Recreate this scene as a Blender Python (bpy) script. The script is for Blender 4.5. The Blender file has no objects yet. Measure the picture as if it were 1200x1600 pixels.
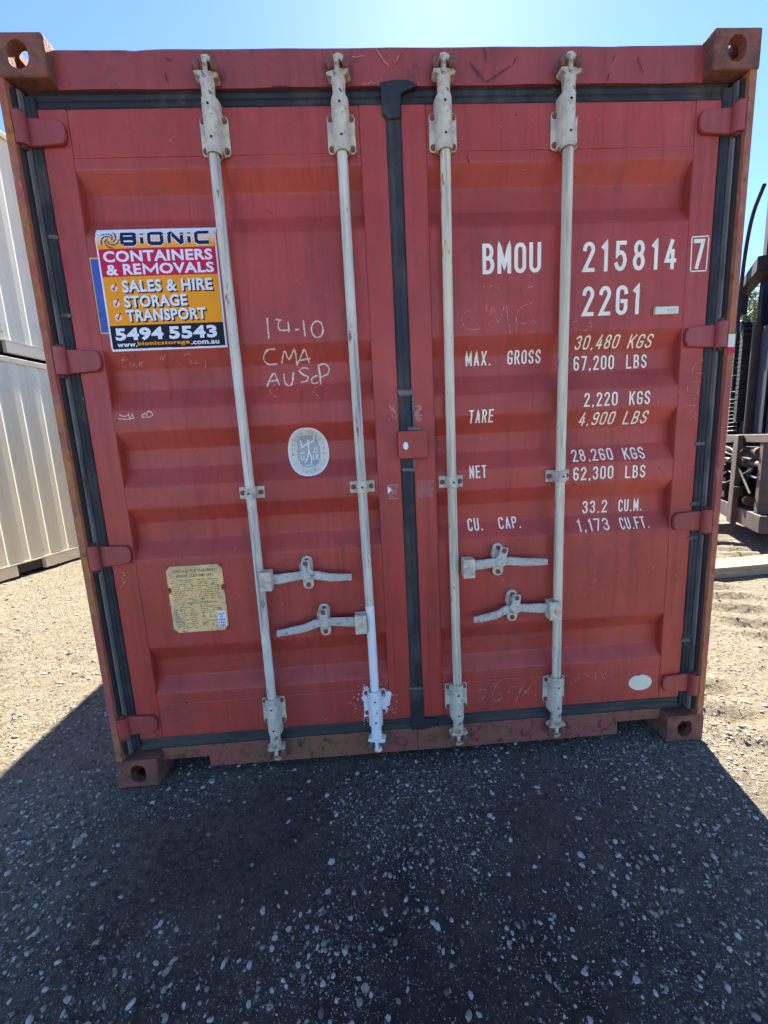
import bpy, bmesh, math, random
import numpy as np
from mathutils import Vector, Matrix, noise as mnoise

# ------------------------------------------------------------------ camera, sky, sun, exposure
scene = bpy.context.scene
COL = scene.collection
R_ = math.radians

cam_d = bpy.data.cameras.new('camera')
cam = bpy.data.objects.new('camera', cam_d)
COL.objects.link(cam)
scene.camera = cam
cam_d.sensor_fit = 'VERTICAL'
cam_d.sensor_height = 36.0
cam_d.lens = 622.4 / 1600 * 36.0
cam_d.clip_start = 0.02
cam_d.clip_end = 3000
RIGHT = (0.99745, -0.05089, -0.05005)
DOWN = (-0.05744, -0.15603, -0.98608)
FWD = (0.04237, 0.98644, -0.15855)
cm = Matrix.Identity(4)
for i in range(3):
    cm[i][0] = RIGHT[i]; cm[i][1] = -DOWN[i]; cm[i][2] = -FWD[i]
cm.translation = (-0.1594, -1.4616, 1.2998)
cam.matrix_world = cm

SUN_AZ, SUN_EL = R_(13.0), R_(44.5)
world = bpy.data.worlds.new('World')
scene.world = world
world.use_nodes = True
wn = world.node_tree.nodes; wl = world.node_tree.links
for n in list(wn): wn.remove(n)
sky = wn.new('ShaderNodeTexSky'); sky.sky_type = 'NISHITA'; sky.sun_disc = False
sky.sun_elevation = SUN_EL; sky.sun_rotation = SUN_AZ
sky.air_density = 0.6; sky.dust_density = 0.08; sky.ozone_density = 7.0; sky.altitude = 20
bg = wn.new('ShaderNodeBackground'); bg.inputs['Strength'].default_value = 0.078
wo = wn.new('ShaderNodeOutputWorld')
wl.new(sky.outputs[0], bg.inputs['Color']); wl.new(bg.outputs[0], wo.inputs['Surface'])

sun_d = bpy.data.lights.new('sun', 'SUN'); sun_d.energy = 4.2; sun_d.angle = R_(0.55); sun_d.color = (1.0, 0.935, 0.80)
sun = bpy.data.objects.new('sun', sun_d); COL.objects.link(sun)
sdir = Vector((math.sin(SUN_AZ) * math.cos(SUN_EL), math.cos(SUN_AZ) * math.cos(SUN_EL), math.sin(SUN_EL)))
sun.rotation_euler = sdir.to_track_quat('Z', 'Y').to_euler()

vs = scene.view_settings
vs.view_transform = 'Standard'; vs.look = 'None'; vs.gamma = 1.0; vs.use_curve_mapping = False
vs.exposure = 2.55

cy = scene.cycles
cy.max_bounces = 7; cy.diffuse_bounces = 4; cy.glossy_bounces = 3; cy.transmission_bounces = 3
cy.use_adaptive_sampling = True; cy.adaptive_threshold = 0.04; cy.adaptive_min_samples = 24

rng = random.Random(7)
nrg = np.random.default_rng(11)

# ------------------------------------------------------------------ materials
def new_mat(name):
    m = bpy.data.materials.new(name); m.use_nodes = True
    nt = m.node_tree
    b = nt.nodes['Principled BSDF']
    return m, nt, b

def L(nt, a, b): nt.links.new(a, b)

def tex_noise(nt, scale, detail=5, rough=0.6, stretch=None, offs=(0, 0, 0)):
    tc = nt.nodes.new('ShaderNodeTexCoord')
    mp = nt.nodes.new('ShaderNodeMapping')
    mp.inputs['Scale'].default_value = stretch or (1, 1, 1)
    mp.inputs['Location'].default_value = offs
    L(nt, tc.outputs['Object'], mp.inputs['Vector'])
    n = nt.nodes.new('ShaderNodeTexNoise')
    n.inputs['Scale'].default_value = scale; n.inputs['Detail'].default_value = detail
    n.inputs['Roughness'].default_value = rough
    L(nt, mp.outputs[0], n.inputs['Vector'])
    return n.outputs['Fac']

def ramp(nt, fac, p0, p1, c0=(0, 0, 0, 1), c1=(1, 1, 1, 1)):
    r = nt.nodes.new('ShaderNodeValToRGB')
    r.color_ramp.elements[0].position = p0; r.color_ramp.elements[0].color = c0
    r.color_ramp.elements[1].position = p1; r.color_ramp.elements[1].color = c1
    L(nt, fac, r.inputs[0])
    return r.outputs[0]

def mixc(nt, fac, a, b):
    m = nt.nodes.new('ShaderNodeMix'); m.data_type = 'RGBA'
    for s, v in ((m.inputs[0], fac), (m.inputs[6], a), (m.inputs[7], b)):
        if hasattr(v, 'is_output'): L(nt, v, s)
        elif isinstance(v, (int, float)): s.default_value = v
        else: s.default_value = (*v[:3], 1)
    return m.outputs[2]

def mathn(nt, op, a, b=0.0):
    m = nt.nodes.new('ShaderNodeMath'); m.operation = op
    for s, v in ((m.inputs[0], a), (m.inputs[1], b)):
        if hasattr(v, 'is_output'): L(nt, v, s)
        else: s.default_value = v
    return m.outputs[0]

def sc(c, k): return tuple(min(1, x * k) for x in c[:3])

def add_bump(nt, b, h, strength, dist=0.01):
    bp = nt.nodes.new('ShaderNodeBump')
    bp.inputs['Strength'].default_value = strength; bp.inputs['Distance'].default_value = dist
    L(nt, h, bp.inputs['Height']); L(nt, bp.outputs[0], b.inputs['Normal'])

RUST1 = (0.19, 0.062, 0.020); RUST2 = (0.055, 0.020, 0.011)

def paint(name, col, rough=0.5, metal=0.0, var=0.15, scale=3.0, layers=(), bump=0.15, bscale=60, spec=0.5):
    """layers: (colour, noise scale, threshold lo, hi, stretch)"""
    m, nt, b = new_mat(name)
    c = mixc(nt, ramp(nt, tex_noise(nt, scale), 0.3, 0.7), sc(col, 1 - var), sc(col, 1 + var))
    rsock = None
    for (lc, ls, lo, hi, st) in layers:
        f = ramp(nt, tex_noise(nt, ls, 5, 0.65, st, (ls, 3.1, 7.7)), lo, hi)
        c = mixc(nt, f, c, lc)
        if rsock is None: rsock = f
    L(nt, c, b.inputs['Base Color'])
    b.inputs['Roughness'].default_value = rough
    if rsock is not None:
        mr = nt.nodes.new('ShaderNodeMapRange'); L(nt, rsock, mr.inputs[0])
        mr.inputs[3].default_value = rough; mr.inputs[4].default_value = min(0.95, rough + 0.35)
        L(nt, mr.outputs[0], b.inputs['Roughness'])
    b.inputs['Metallic'].default_value = metal
    b.inputs['Specular IOR Level'].default_value = spec
    if bump: add_bump(nt, b, tex_noise(nt, bscale, 6), bump, 0.004)
    return m

M = {}
RED = (0.44, 0.057, 0.037)
def red_paint(name, col, rust_lo, extra=()):
    m, nt, b = new_mat(name)
    n1 = tex_noise(nt, 2.2, 5)
    c = mixc(nt, ramp(nt, n1, 0.34, 0.68), sc(col, 0.84), sc(col, 1.1))
    # chalky faded bloom
    c = mixc(nt, mathn(nt, 'MULTIPLY', ramp(nt, tex_noise(nt, 6, 6, .7, (1, 1, .25)), 0.46, 0.72), 0.26), c, (0.46, 0.125, 0.10))
    # run streaks of dirt
    st = ramp(nt, tex_noise(nt, 9, 5, .7, (3.2, 1, .12)), 0.5, 0.68)
    c = mixc(nt, mathn(nt, 'MULTIPLY', st, 0.5), c, sc(col, 0.55))
    # grime patches, scuffs and rust freckles
    gr = ramp(nt, tex_noise(nt, 3.6, 7, .72, (1, 1, .8), (1, 8, 3)), 0.5, 0.7)
    c = mixc(nt, mathn(nt, 'MULTIPLY', gr, 0.42), c, (0.15, 0.045, 0.036))
    fr = tex_noise(nt, 30, 6, .78, (1, 1, 1.6), (9, 1, 4))
    c = mixc(nt, mathn(nt, 'MULTIPLY', ramp(nt, fr, 0.30, 0.36, (1, 1, 1, 1), (0, 0, 0, 1)), 0.5), c, (0.52, 0.24, 0.17))
    c = mixc(nt, ramp(nt, fr, rust_lo, rust_lo + .03), c, (0.11, 0.04, 0.017))
    for (lc, ls, lo, hi, stt) in extra:
        c = mixc(nt, ramp(nt, tex_noise(nt, ls, 7, .7, stt, (2, 5, 1)), lo, hi), c, lc)
    L(nt, c, b.inputs['Base Color'])
    mr = nt.nodes.new('ShaderNodeMapRange'); L(nt, gr, mr.inputs[0])
    mr.inputs[3].default_value = 0.42; mr.inputs[4].default_value = 0.64
    L(nt, mr.outputs[0], b.inputs['Roughness'])
    b.inputs['Specular IOR Level'].default_value = 0.35
    add_bump(nt, b, tex_noise(nt, 60, 5, .65), 0.16, 0.004)
    return m
M['red'] = red_paint('red_paint', RED, 0.68)
M['red_header'] = red_paint('red_paint_header', (0.35, 0.060, 0.048), 0.65, [((0.09, 0.04, 0.03), 8, 0.58, 0.72, (1, 1, 1))])
M['red_sill'] = red_paint('red_paint_sill', (0.34, 0.085, 0.07), 0.60, [((0.22, 0.11, 0.055), 8, 0.42, 0.60, (1, 1, .7)), ((0.07, 0.032, 0.02), 24, 0.52, 0.64, (1, 1, 1))])
M['red_side'] = red_paint('red_paint_side', RED, 0.70)
M['rust_post'] = paint('rusty_post', (0.34, 0.115, 0.062), 0.75, 0, .3, 12, [((0.44, 0.16, 0.045), 9, .42, .58, (1, 1, .4)), ((0.14, 0.05, 0.025), 45, .54, .72, (1, 1, .6)), ((0.36, 0.085, 0.06), 5, .5, .58, (1, 1, .5)), ((0.42, 0.26, 0.15), 60, .60, .70, (1, 1, .35))], .6, 90)
M['rust_cast'] = paint('rusty_casting', (0.155, 0.060, 0.036), 0.85, 0, .3, 22, [((0.25, 0.105, 0.045), 26, .48, .62, (1, 1, 1)), ((0.11, 0.045, 0.025), 48, .5, .72, (1, 1, 1)), ((0.26, 0.075, 0.055), 13, .46, .62, (1, 1, 1))], .8, 90)
M['rust_dark'] = paint('dark_rust', (0.085, 0.036, 0.02), 0.85, 0, .3, 14, [(RUST2, 30, .5, .7, None)], .5, 90)
M['bolt'] = paint('rusty_bolt', (0.20, 0.07, 0.05), 0.7, 0, .3, 60, [(RUST2, 60, .5, .7, None)], .4, 160)
M['rubber'] = paint('black_rubber', (0.017, 0.018, 0.020), 0.65, 0, .25, 6, [((0.085, 0.075, 0.06), 8, .48, .68, (1, 1, .5))], .2, 80)
M['rubber_dusty'] = paint('dusty_rubber', (0.15, 0.135, 0.115), 0.8, 0, .2, 9, [((0.06, 0.055, 0.05), 18, .5, .66, (1, 1, .2)), ((0.20, 0.15, 0.10), 11, .54, .7, (1, 1, .3))], .25, 90)
M['rubber_sill'] = paint('grimy_rubber', (0.030, 0.029, 0.027), 0.75, 0, .25, 6, [((0.10, 0.085, 0.06), 5, .45, .75, (.5, 1, 2))], .25, 80)
M['gap'] = paint('grimy_steel', (0.035, 0.022, 0.018), 0.9, 0, .2, 9, [], .2)
CREAM = (0.74, 0.63, 0.42)
M['bar_grey'] = paint('grey_bar_paint', (0.66, 0.59, 0.45), 0.55, 0, .14, 8, [((0.27, 0.26, 0.24), 26, .48, .64, (2, 2, .08)), ((0.22, 0.13, 0.07), 30, .62, .66, (1, 1, .25)), ((0.74, 0.68, 0.56), 20, .54, .66, (2, 2, .1))], .25, 120)
M['bar_cream'] = paint('cream_bar_paint', CREAM, 0.55, 0, .1, 7, [((0.40, 0.36, 0.28), 24, .48, .64, (2, 2, .08)), ((0.26, 0.15, 0.07), 30, .62, .66, (1, 1, .25))], .25, 120)
M['bar_white'] = paint('fresh_white_paint', (0.78, 0.77, 0.73), 0.5, 0, .05, 10, [((0.28, 0.13, 0.09), 34, .64, .66, (1, 1, .4))], .15, 120)
M['bracket'] = paint('bracket_paint', (0.64, 0.55, 0.38), 0.6, 0, .15, 20, [((0.44, 0.40, 0.33), 26, .48, .6, None), ((0.34, 0.22, 0.12), 50, .60, .72, None)], .35, 110)
M['cam'] = paint('cam_paint', (0.56, 0.49, 0.37), 0.65, 0, .12, 20, [((0.42, 0.26, 0.13), 30, .5, .62, None), ((0.17, 0.08, 0.04), 44, .56, .64, None)], .4, 110)
M['galv'] = paint('worn_galvanised', (0.54, 0.50, 0.42), 0.5, 0.15, .15, 30, [((0.58, 0.52, 0.40), 30, .48, .6, None), ((0.20, 0.17, 0.14), 60, .56, .66, None)], .45, 140)
M['hole'] = paint('dark_hole', (0.012, 0.011, 0.010), 0.9, 0, .1, 9, [], 0)
M['mark'] = paint('white_lettering', (0.92, 0.81, 0.62), 0.6, 0, .06, 12, [((0.42, 0.22, 0.18), 60, .71, .76, None)], .05, 90)
M['chalk'] = paint('chalk', (0.72, 0.58, 0.46), 0.9, 0, .1, 40, [(RED, 90, .58, .66, None)], .1, 90)
M['faint'] = paint('faint_chalk', (0.60, 0.24, 0.19), 0.9, 0, .1, 30, [(RED, 70, .48, .56, None)], .1)
M['scratch'] = paint('dark_scratch', (0.05, 0.022, 0.02), 0.8, 0, .2, 20, [(RED, 60, .6, .7, None)], .1)
M['chip'] = paint('rust_chip', (0.13, 0.05, 0.025), 0.85, 0, .4, 60, [((0.30, 0.14, 0.07), 80, .5, .6, None)], .4, 200)
M['scratch_light'] = paint('pale_scratch', (0.50, 0.22, 0.14), 0.8, 0, .2, 20, [(RED, 60, .5, .6, None)], .1)
M['s_white'] = paint('sticker_white', (0.78, 0.79, 0.80), 0.6, 0, .02, 4, [], 0, 60, .2)
M['s_orange'] = paint('sticker_orange', (0.92, 0.33, 0.010), 0.6, 0, .03, 4, [], 0, 60, .2)
M['s_red'] = paint('sticker_red', (0.62, 0.012, 0.06), 0.6, 0, .03, 4, [], 0, 60, .2)
M['s_black'] = paint('sticker_black', (0.014, 0.013, 0.015), 0.6, 0, .03, 4, [], 0, 60, .2)
M['s_navy'] = paint('sticker_navy', (0.015, 0.018, 0.06), 0.6, 0, .03, 4, [], 0, 60, .2)
M['s_blue'] = paint('sticker_blue', (0.03, 0.08, 0.36), 0.5, 0, .2, 9, [((0.10, 0.15, 0.40), 20, .55, .7, (1, 1, 3))], 0)
M['s_yellow'] = paint('sticker_yellow', (0.72, 0.50, 0.08), 0.5, 0, .05, 9, [], 0)
M['s_cream'] = paint('sticker_cream', (0.72, 0.68, 0.50), 0.5, 0, .03, 20, [], .05)
M['e_ring'] = paint('emblem_pale', (0.70, 0.64, 0.50), 0.5, 0, .05, 20, [], .05)
M['e_grey'] = paint('emblem_grey', (0.40, 0.38, 0.33), 0.45, 0, .08, 20, [], .05)
M['e_text'] = paint('emblem_text', (0.40, 0.38, 0.35), 0.5, 0, .08, 20, [], 0)
M['plate'] = paint('brass_plate', (0.80, 0.54, 0.22), 0.5, 0.2, .15, 9, [((0.60, 0.45, 0.25), 9, .5, .62, (1, 1, 1)), ((0.22, 0.11, 0.035), 90, .58, .66, None)], .3, 120)
M['plate_text'] = paint('plate_etching', (0.16, 0.10, 0.04), 0.6, 0, .2, 40, [((0.40, 0.29, 0.12), 60, .55, .65, None)], 0)

def sticker_fade():
    m, nt, b = new_mat('sticker_orange_fade')
    tc = nt.nodes.new('ShaderNodeTexCoord'); sp = nt.nodes.new('ShaderNodeSeparateXYZ')
    L(nt, tc.outputs['Object'], sp.inputs[0])
    mr = nt.nodes.new('ShaderNodeMapRange'); L(nt, sp.outputs['Z'], mr.inputs[0])
    mr.inputs[1].default_value = 2.015; mr.inputs[2].default_value = 2.062
    L(nt, mixc(nt, mr.outputs[0], (0.92, 0.36, 0.015), (0.78, 0.79, 0.80)), b.inputs['Base Color'])
    b.inputs['Roughness'].default_value = .6; b.inputs['Specular IOR Level'].default_value = .2
    return m
M['s_fade'] = sticker_fade()

# ------------------------------------------------------------------ mesh helpers
class MB:
    def __init__(s): s.v = []; s.f = []; s.sm = []
    def add(s, vs, fs, smooth=False):
        o = len(s.v); s.v += [tuple(q) for q in vs]
        s.f += [tuple(i + o for i in f) for f in fs]; s.sm += [smooth] * len(fs)
        return s
    def box(s, x0, x1, y0, y1, z0, z1):
        return s.add([(x0, y0, z0), (x1, y0, z0), (x1, y1, z0), (x0, y1, z0), (x0, y0, z1), (x1, y0, z1), (x1, y1, z1), (x0, y1, z1)],
                     [(0, 3, 2, 1), (4, 5, 6, 7), (0, 1, 5, 4), (1, 2, 6, 5), (2, 3, 7, 6), (3, 0, 4, 7)])
    def prism(s, poly, axis, a, b):
        """poly in the other two axes; axis 'x','y','z' extruded a..b"""
        n = len(poly)
        def P(q, t):
            return {'x': (t, q[0], q[1]), 'y': (q[0], t, q[1]), 'z': (q[0], q[1], t)}[axis]
        vs = [P(q, a) for q in poly] + [P(q, b) for q in poly]
        ar = sum(poly[i][0] * poly[(i + 1) % n][1] - poly[(i + 1) % n][0] * poly[i][1] for i in range(n))
        flip = (ar > 0) ^ (axis == 'y') ^ (b < a)
        fs = [tuple(range(n)), tuple(range(2 * n - 1, n - 1, -1))] + [(i, i + n, (i + 1) % n + n, (i + 1) % n) for i in range(n)]
        if flip: fs = [f[::-1] for f in fs]
        return s.add(vs, fs)
    def cyl(s, p0, p1, r0, r1=None, n=16, cap=True):
        r1 = r0 if r1 is None else r1
        p0 = Vector(p0); p1 = Vector(p1); d = (p1 - p0).normalized()
        u = d.orthogonal().normalized(); w = d.cross(u)
        vs = []
        for p, r in ((p0, r0), (p1, r1)):
            for i in range(n):
                a = 2 * math.pi * i / n
                vs.append(p + u * (r * math.cos(a)) + w * (r * math.sin(a)))
        s.add(vs, [(i, (i + 1) % n, (i + 1) % n + n, i + n) for i in range(n)], True)
        if cap:
            s.add(vs[:n], [tuple(range(n - 1, -1, -1))]); s.add(vs[n:], [tuple(range(n))])
        return s
    def lathe(s, base, axis, prof, n=20):
        """prof: (distance along axis, radius)"""
        for (a, r), (b, q) in zip(prof, prof[1:]):
            base = Vector(base); ax = Vector(axis)
            u = ax.orthogonal().normalized(); w = ax.cross(u)
            vs = []
            for t, rr in ((a, r), (b, q)):
                for i in range(n):
                    an = 2 * math.pi * i / n
                    vs.append(base + ax * t + u * (rr * math.cos(an)) + w * (rr * math.sin(an)))
            s.add(vs, [(i, (i + 1) % n, (i + 1) % n + n, i + n) for i in range(n)], True)
        return s
    def tube(s, pts, r, n=10, cap=True):
        pts = [Vector(p) for p in pts]; rings = []; u = None
        for i, p in enumerate(pts):
            d = (pts[min(i + 1, len(pts) - 1)] - pts[max(i - 1, 0)]).normalized()
            u = d.orthogonal().normalized() if u is None else (u - d * u.dot(d)).normalized()
            w = d.cross(u); rr = r[i] if isinstance(r, (list, tuple)) else r
            rings.append([p + u * (rr * math.cos(2 * math.pi * k / n)) + w * (rr * math.sin(2 * math.pi * k / n)) for k in range(n)])
        vs = [q for rg in rings for q in rg]
        fs = [(i * n + k, i * n + (k + 1) % n, (i + 1) * n + (k + 1) % n, (i + 1) * n + k) for i in range(len(pts) - 1) for k in range(n)]
        s.add(vs, fs, True)
        if cap:
            s.add(rings[0], [tuple(range(n - 1, -1, -1))]); s.add(rings[-1], [tuple(range(n))])
        return s
    def sweep(s, secs):
        """list of closed rings with equal counts"""
        n = len(secs[0]); vs = [q for r in secs for q in r]
        fs = [(i * n + k, i * n + (k + 1) % n, (i + 1) * n + (k + 1) % n, (i + 1) * n + k) for i in range(len(secs) - 1) for k in range(n)]
        fs += [tuple(range(n - 1, -1, -1)), tuple((len(secs) - 1) * n + k for k in range(n))]
        return s.add(vs, fs)
    def mesh(s, name):
        me = bpy.data.meshes.new(name); me.from_pydata(s.v, [], s.f)
        me.polygons.foreach_set('use_smooth', s.sm); me.update()
        return me
    def build(s, name, mat, parent=None, bevel=0, seg=2, loc=None, fix=True):
        me = s.mesh(name)
        if fix:
            bm = bmesh.new(); bm.from_mesh(me); bmesh.ops.recalc_face_normals(bm, faces=bm.faces); bm.to_mesh(me); bm.free()
        return link(name, me, mat, parent, bevel, seg, loc)

def link(name, me, mat, parent=None, bevel=0, seg=2, loc=None):
    o = bpy.data.objects.new(name, me); COL.objects.link(o)
    if mat and not me.materials: me.materials.append(M[mat] if isinstance(mat, str) else mat)
    if parent: o.parent = parent
    if loc: o.location = loc
    if bevel:
        b = o.modifiers.new('bevel', 'BEVEL'); b.width = bevel; b.segments = seg; b.limit_method = 'ANGLE'; b.angle_limit = R_(35)
        b.harden_normals = False
    return o

def empty(name, label, cat, loc=(0, 0, 0), rz=0, group=None):
    o = bpy.data.objects.new(name, None); COL.objects.link(o)
    o.location = loc; o.rotation_euler = (0, 0, rz); o.empty_display_size = .2
    o['label'] = label; o['category'] = cat
    if group: o['group'] = group
    return o

def rrect(x0, x1, z0, z1, r, n=4):
    pts = []
    for cx, cz, a in ((x1 - r, z1 - r, 0), (x0 + r, z1 - r, 90), (x0 + r, z0 + r, 180), (x1 - r, z0 + r, 270)):
        for i in range(n + 1):
            t = R_(a + 90 * i / n); pts.append((cx + r * math.cos(t), cz + r * math.sin(t)))
    return pts

# ------------------------------------------------------------------ ground
def ground_h(x, y):
    """gentle relief of the yard surface (numpy arrays), about flat under the container"""
    h = 0.010 * np.sin(x * 1.3 + .7) * np.cos(y * 1.1 - .4) + 0.006 * np.sin(x * 3.7 + y * 2.1) + 0.0045 * np.sin(x * 7.9 - y * 6.3 + 1.2) * np.cos(y * 9.1)
    h += 0.0035 * np.sin(x * 19 + 3 * np.sin(y * 5)) * np.sin(y * 23 + 2 * np.sin(x * 7))
    # wheel ruts with tread bars, on the open yard to the right
    for k, (x0, sl) in enumerate(((1.62, .30), (2.5, .30), (3.4, .30))):
        t = (x - (x0 + sl * (y - 1.0))) / .22
        band = np.exp(-np.minimum(t * t, 30) ** 2)
        h += band * (-0.012 + 0.019 * np.tanh(3.5 * np.sin((y + t * .07) * 2 * np.pi / .21 + k + 1.0 * np.sin(y * 3)) + 1.2 * np.sin(x * 9 + y * 4))) * ((x > 1.35) & (y > -.6) & (y < 6))
    foot = np.clip(1 - np.maximum(np.abs(x) - 1.25, np.abs(y - 3.0) - 3.1) / .25, 0, 1)
    return h * (1 - foot) - 0.004

def axis_coords(lo, hi, step, far, g=1.16):
    c = list(np.arange(lo, hi, step)); s = step; a = hi
    while a < far: c.append(a); s *= g; a += s
    c.append(far); s = step; a = lo - step; out = []
    while a > -far: out.append(a); s *= g; a -= s
    out.append(-far)
    return np.array(out[::-1] + c)
gx = axis_coords(-4.6, 5.0, .032, 900); gy = axis_coords(-1.6, 5.0, .032, 900)
X, Y = np.meshgrid(gx, gy)
Z = ground_h(X, Y)
nx, ny = len(gx), len(gy)
me = bpy.data.meshes.new('ground')
me.vertices.add(nx * ny); me.vertices.foreach_set('co', np.stack([X, Y, Z], -1).ravel())
i, j = np.meshgrid(np.arange(nx - 1), np.arange(ny - 1)); a = (j * nx + i).ravel()
quads = np.stack([a, a + 1, a + nx + 1, a + nx], -1).ravel()
nq = len(a)
me.loops.add(nq * 4); me.loops.foreach_set('vertex_index', quads)
me.polygons.add(nq); me.polygons.foreach_set('loop_start', np.arange(nq) * 4)
me.polygons.foreach_set('use_smooth', np.ones(nq, bool))
me.update(calc_edges=True)

def ground_mat():
    m, nt, b = new_mat('yard_dirt')
    tc = nt.nodes.new('ShaderNodeTexCoord')
    big = tex_noise(nt, .8, 4, .6); mid = tex_noise(nt, 5, 6, .7); fine = tex_noise(nt, 42, 5, .75); grit = tex_noise(nt, 210, 2, .7)
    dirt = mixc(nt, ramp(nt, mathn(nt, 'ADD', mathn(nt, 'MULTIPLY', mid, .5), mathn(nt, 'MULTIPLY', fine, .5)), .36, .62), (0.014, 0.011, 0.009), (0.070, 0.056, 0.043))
    pale = mixc(nt, ramp(nt, fine, .3, .7), (0.115, 0.095, 0.068), (0.255, 0.218, 0.158))
    # pale crushed-stone fines lie in patches; bare dark dirt before the doors, its colour deepening the shade, stretched behind camera to cut bounce
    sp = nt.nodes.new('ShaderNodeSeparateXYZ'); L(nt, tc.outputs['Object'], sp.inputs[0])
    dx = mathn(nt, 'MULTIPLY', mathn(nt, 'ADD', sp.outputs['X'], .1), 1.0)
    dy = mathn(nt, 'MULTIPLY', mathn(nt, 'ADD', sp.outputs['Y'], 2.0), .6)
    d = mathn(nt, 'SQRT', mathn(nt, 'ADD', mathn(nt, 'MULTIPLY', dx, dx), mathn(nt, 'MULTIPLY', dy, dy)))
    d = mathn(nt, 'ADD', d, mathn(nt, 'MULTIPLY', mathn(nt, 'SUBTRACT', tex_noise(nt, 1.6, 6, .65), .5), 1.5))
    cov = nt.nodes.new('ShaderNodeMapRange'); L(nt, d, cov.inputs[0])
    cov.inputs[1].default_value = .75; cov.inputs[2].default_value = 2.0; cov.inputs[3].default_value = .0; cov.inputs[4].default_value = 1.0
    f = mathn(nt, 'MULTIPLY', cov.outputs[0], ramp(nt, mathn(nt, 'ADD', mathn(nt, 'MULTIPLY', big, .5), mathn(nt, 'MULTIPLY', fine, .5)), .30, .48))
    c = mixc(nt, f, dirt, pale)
    hv = None; clump = tex_noise(nt, 1.9, 3, .55, None, (7, 3, 1))
    for vsc, lo, amt in ((85, .84, .5), (170, .72, .4)):
        vo = nt.nodes.new('ShaderNodeTexVoronoi'); vo.inputs['Scale'].default_value = vsc; vo.inputs['Randomness'].default_value = 1.0
        L(nt, tc.outputs['Object'], vo.inputs['Vector'])
        sc_ = nt.nodes.new('ShaderNodeSeparateColor'); L(nt, vo.outputs['Color'], sc_.inputs[0])
        edge = ramp(nt, vo.outputs['Distance'], .26, .42, (1, 1, 1, 1), (0, 0, 0, 1))
        pick = ramp(nt, mathn(nt, 'ADD', sc_.outputs[0], mathn(nt, 'ADD', mathn(nt, 'MULTIPLY', mathn(nt, 'SUBTRACT', mid, .5), 1.2), mathn(nt, 'MULTIPLY', mathn(nt, 'SUBTRACT', clump, .52), 2.6))), lo, lo + .02)
        msk = mathn(nt, 'MULTIPLY', edge, pick)
        pc = mixc(nt, sc_.outputs[1], (0.10, 0.085, 0.068), (0.34, 0.31, 0.26))
        c = mixc(nt, mathn(nt, 'MULTIPLY', msk, amt), c, pc)
        hv = msk if hv is None else mathn(nt, 'ADD', mathn(nt, 'MULTIPLY', hv, 1.0), mathn(nt, 'MULTIPLY', msk, .5))
    c = mixc(nt, mathn(nt, 'MULTIPLY', ramp(nt, tex_noise(nt, 1.1, 4, .6, None, (3, 9, 2)), .55, .75), .35), c, (0.22, 0.17, 0.115))
    c = mixc(nt, mathn(nt, 'MULTIPLY', ramp(nt, fine, .38, .46, (1, 1, 1, 1), (0, 0, 0, 1)), .5), c, (0.05, 0.04, 0.03))
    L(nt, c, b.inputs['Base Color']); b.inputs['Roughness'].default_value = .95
    b.inputs['Specular IOR Level'].default_value = .2
    h = mathn(nt, 'ADD', mathn(nt, 'MULTIPLY', fine, .8), mathn(nt, 'ADD', mathn(nt, 'MULTIPLY', grit, .3), mathn(nt, 'MULTIPLY', mid, 1.2)))
    add_bump(nt, b, h, .9, .018)
    return m
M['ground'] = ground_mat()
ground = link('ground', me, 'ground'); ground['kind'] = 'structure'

# ------------------------------------------------------------------ red container: measures (metres, front of castings at y = 0)
D = 0.045
RDEP = 0.036
CORR = [(2.245, 0), (2.183, 1), (2.107, 1), (2.045, 0), (1.685, 0), (1.62, 1), (1.548, 1), (1.478, 0), (1.402, 0), (1.337, 1), (1.267, 1), (1.2, 0),
        (1.122, 0), (1.063, 1), (.992, 1), (.926, 0), (.567, 0), (.503, 1), (.425, 1), (.37, 0)][::-1]
_cz = np.array([q[0] for q in CORR]); _cb = np.array([q[1] for q in CORR], float)
def corr(z):
    acc = 0.0
    for k in (-.0044, -.0022, 0, .0022, .0044): acc += np.interp(z + k, _cz, _cb)
    return acc / 5
def dent(x, z):
    return 0.0016 * math.sin(x * 5.1 + 1.3 * math.sin(z * 2.3)) * math.sin(z * 3.1 + .4) + 0.0010 * math.sin(x * 11 + z * 7) * math.cos(z * 5.3 - x * 3)
PX0, PX1 = 0.112, 1.045
def on_panel(x, z): return PX0 < abs(x) < PX1 and .325 < z < 2.278
def surf(x, z):
    if on_panel(x, z):
        e = min(1.0, (abs(x) - PX0) / .08, (PX1 - abs(x)) / .08)
        return D + .002 + RDEP * corr(z) + dent(x, z) * e
    return D

CLB = 'brick red shipping container standing doors-on with four pale locking bars'
box_ = empty('shipping_container', CLB, 'shipping container')

def sy_pts(pts, off): return [(x, surf(x, z) - off, z) for x, z in pts]

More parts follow.
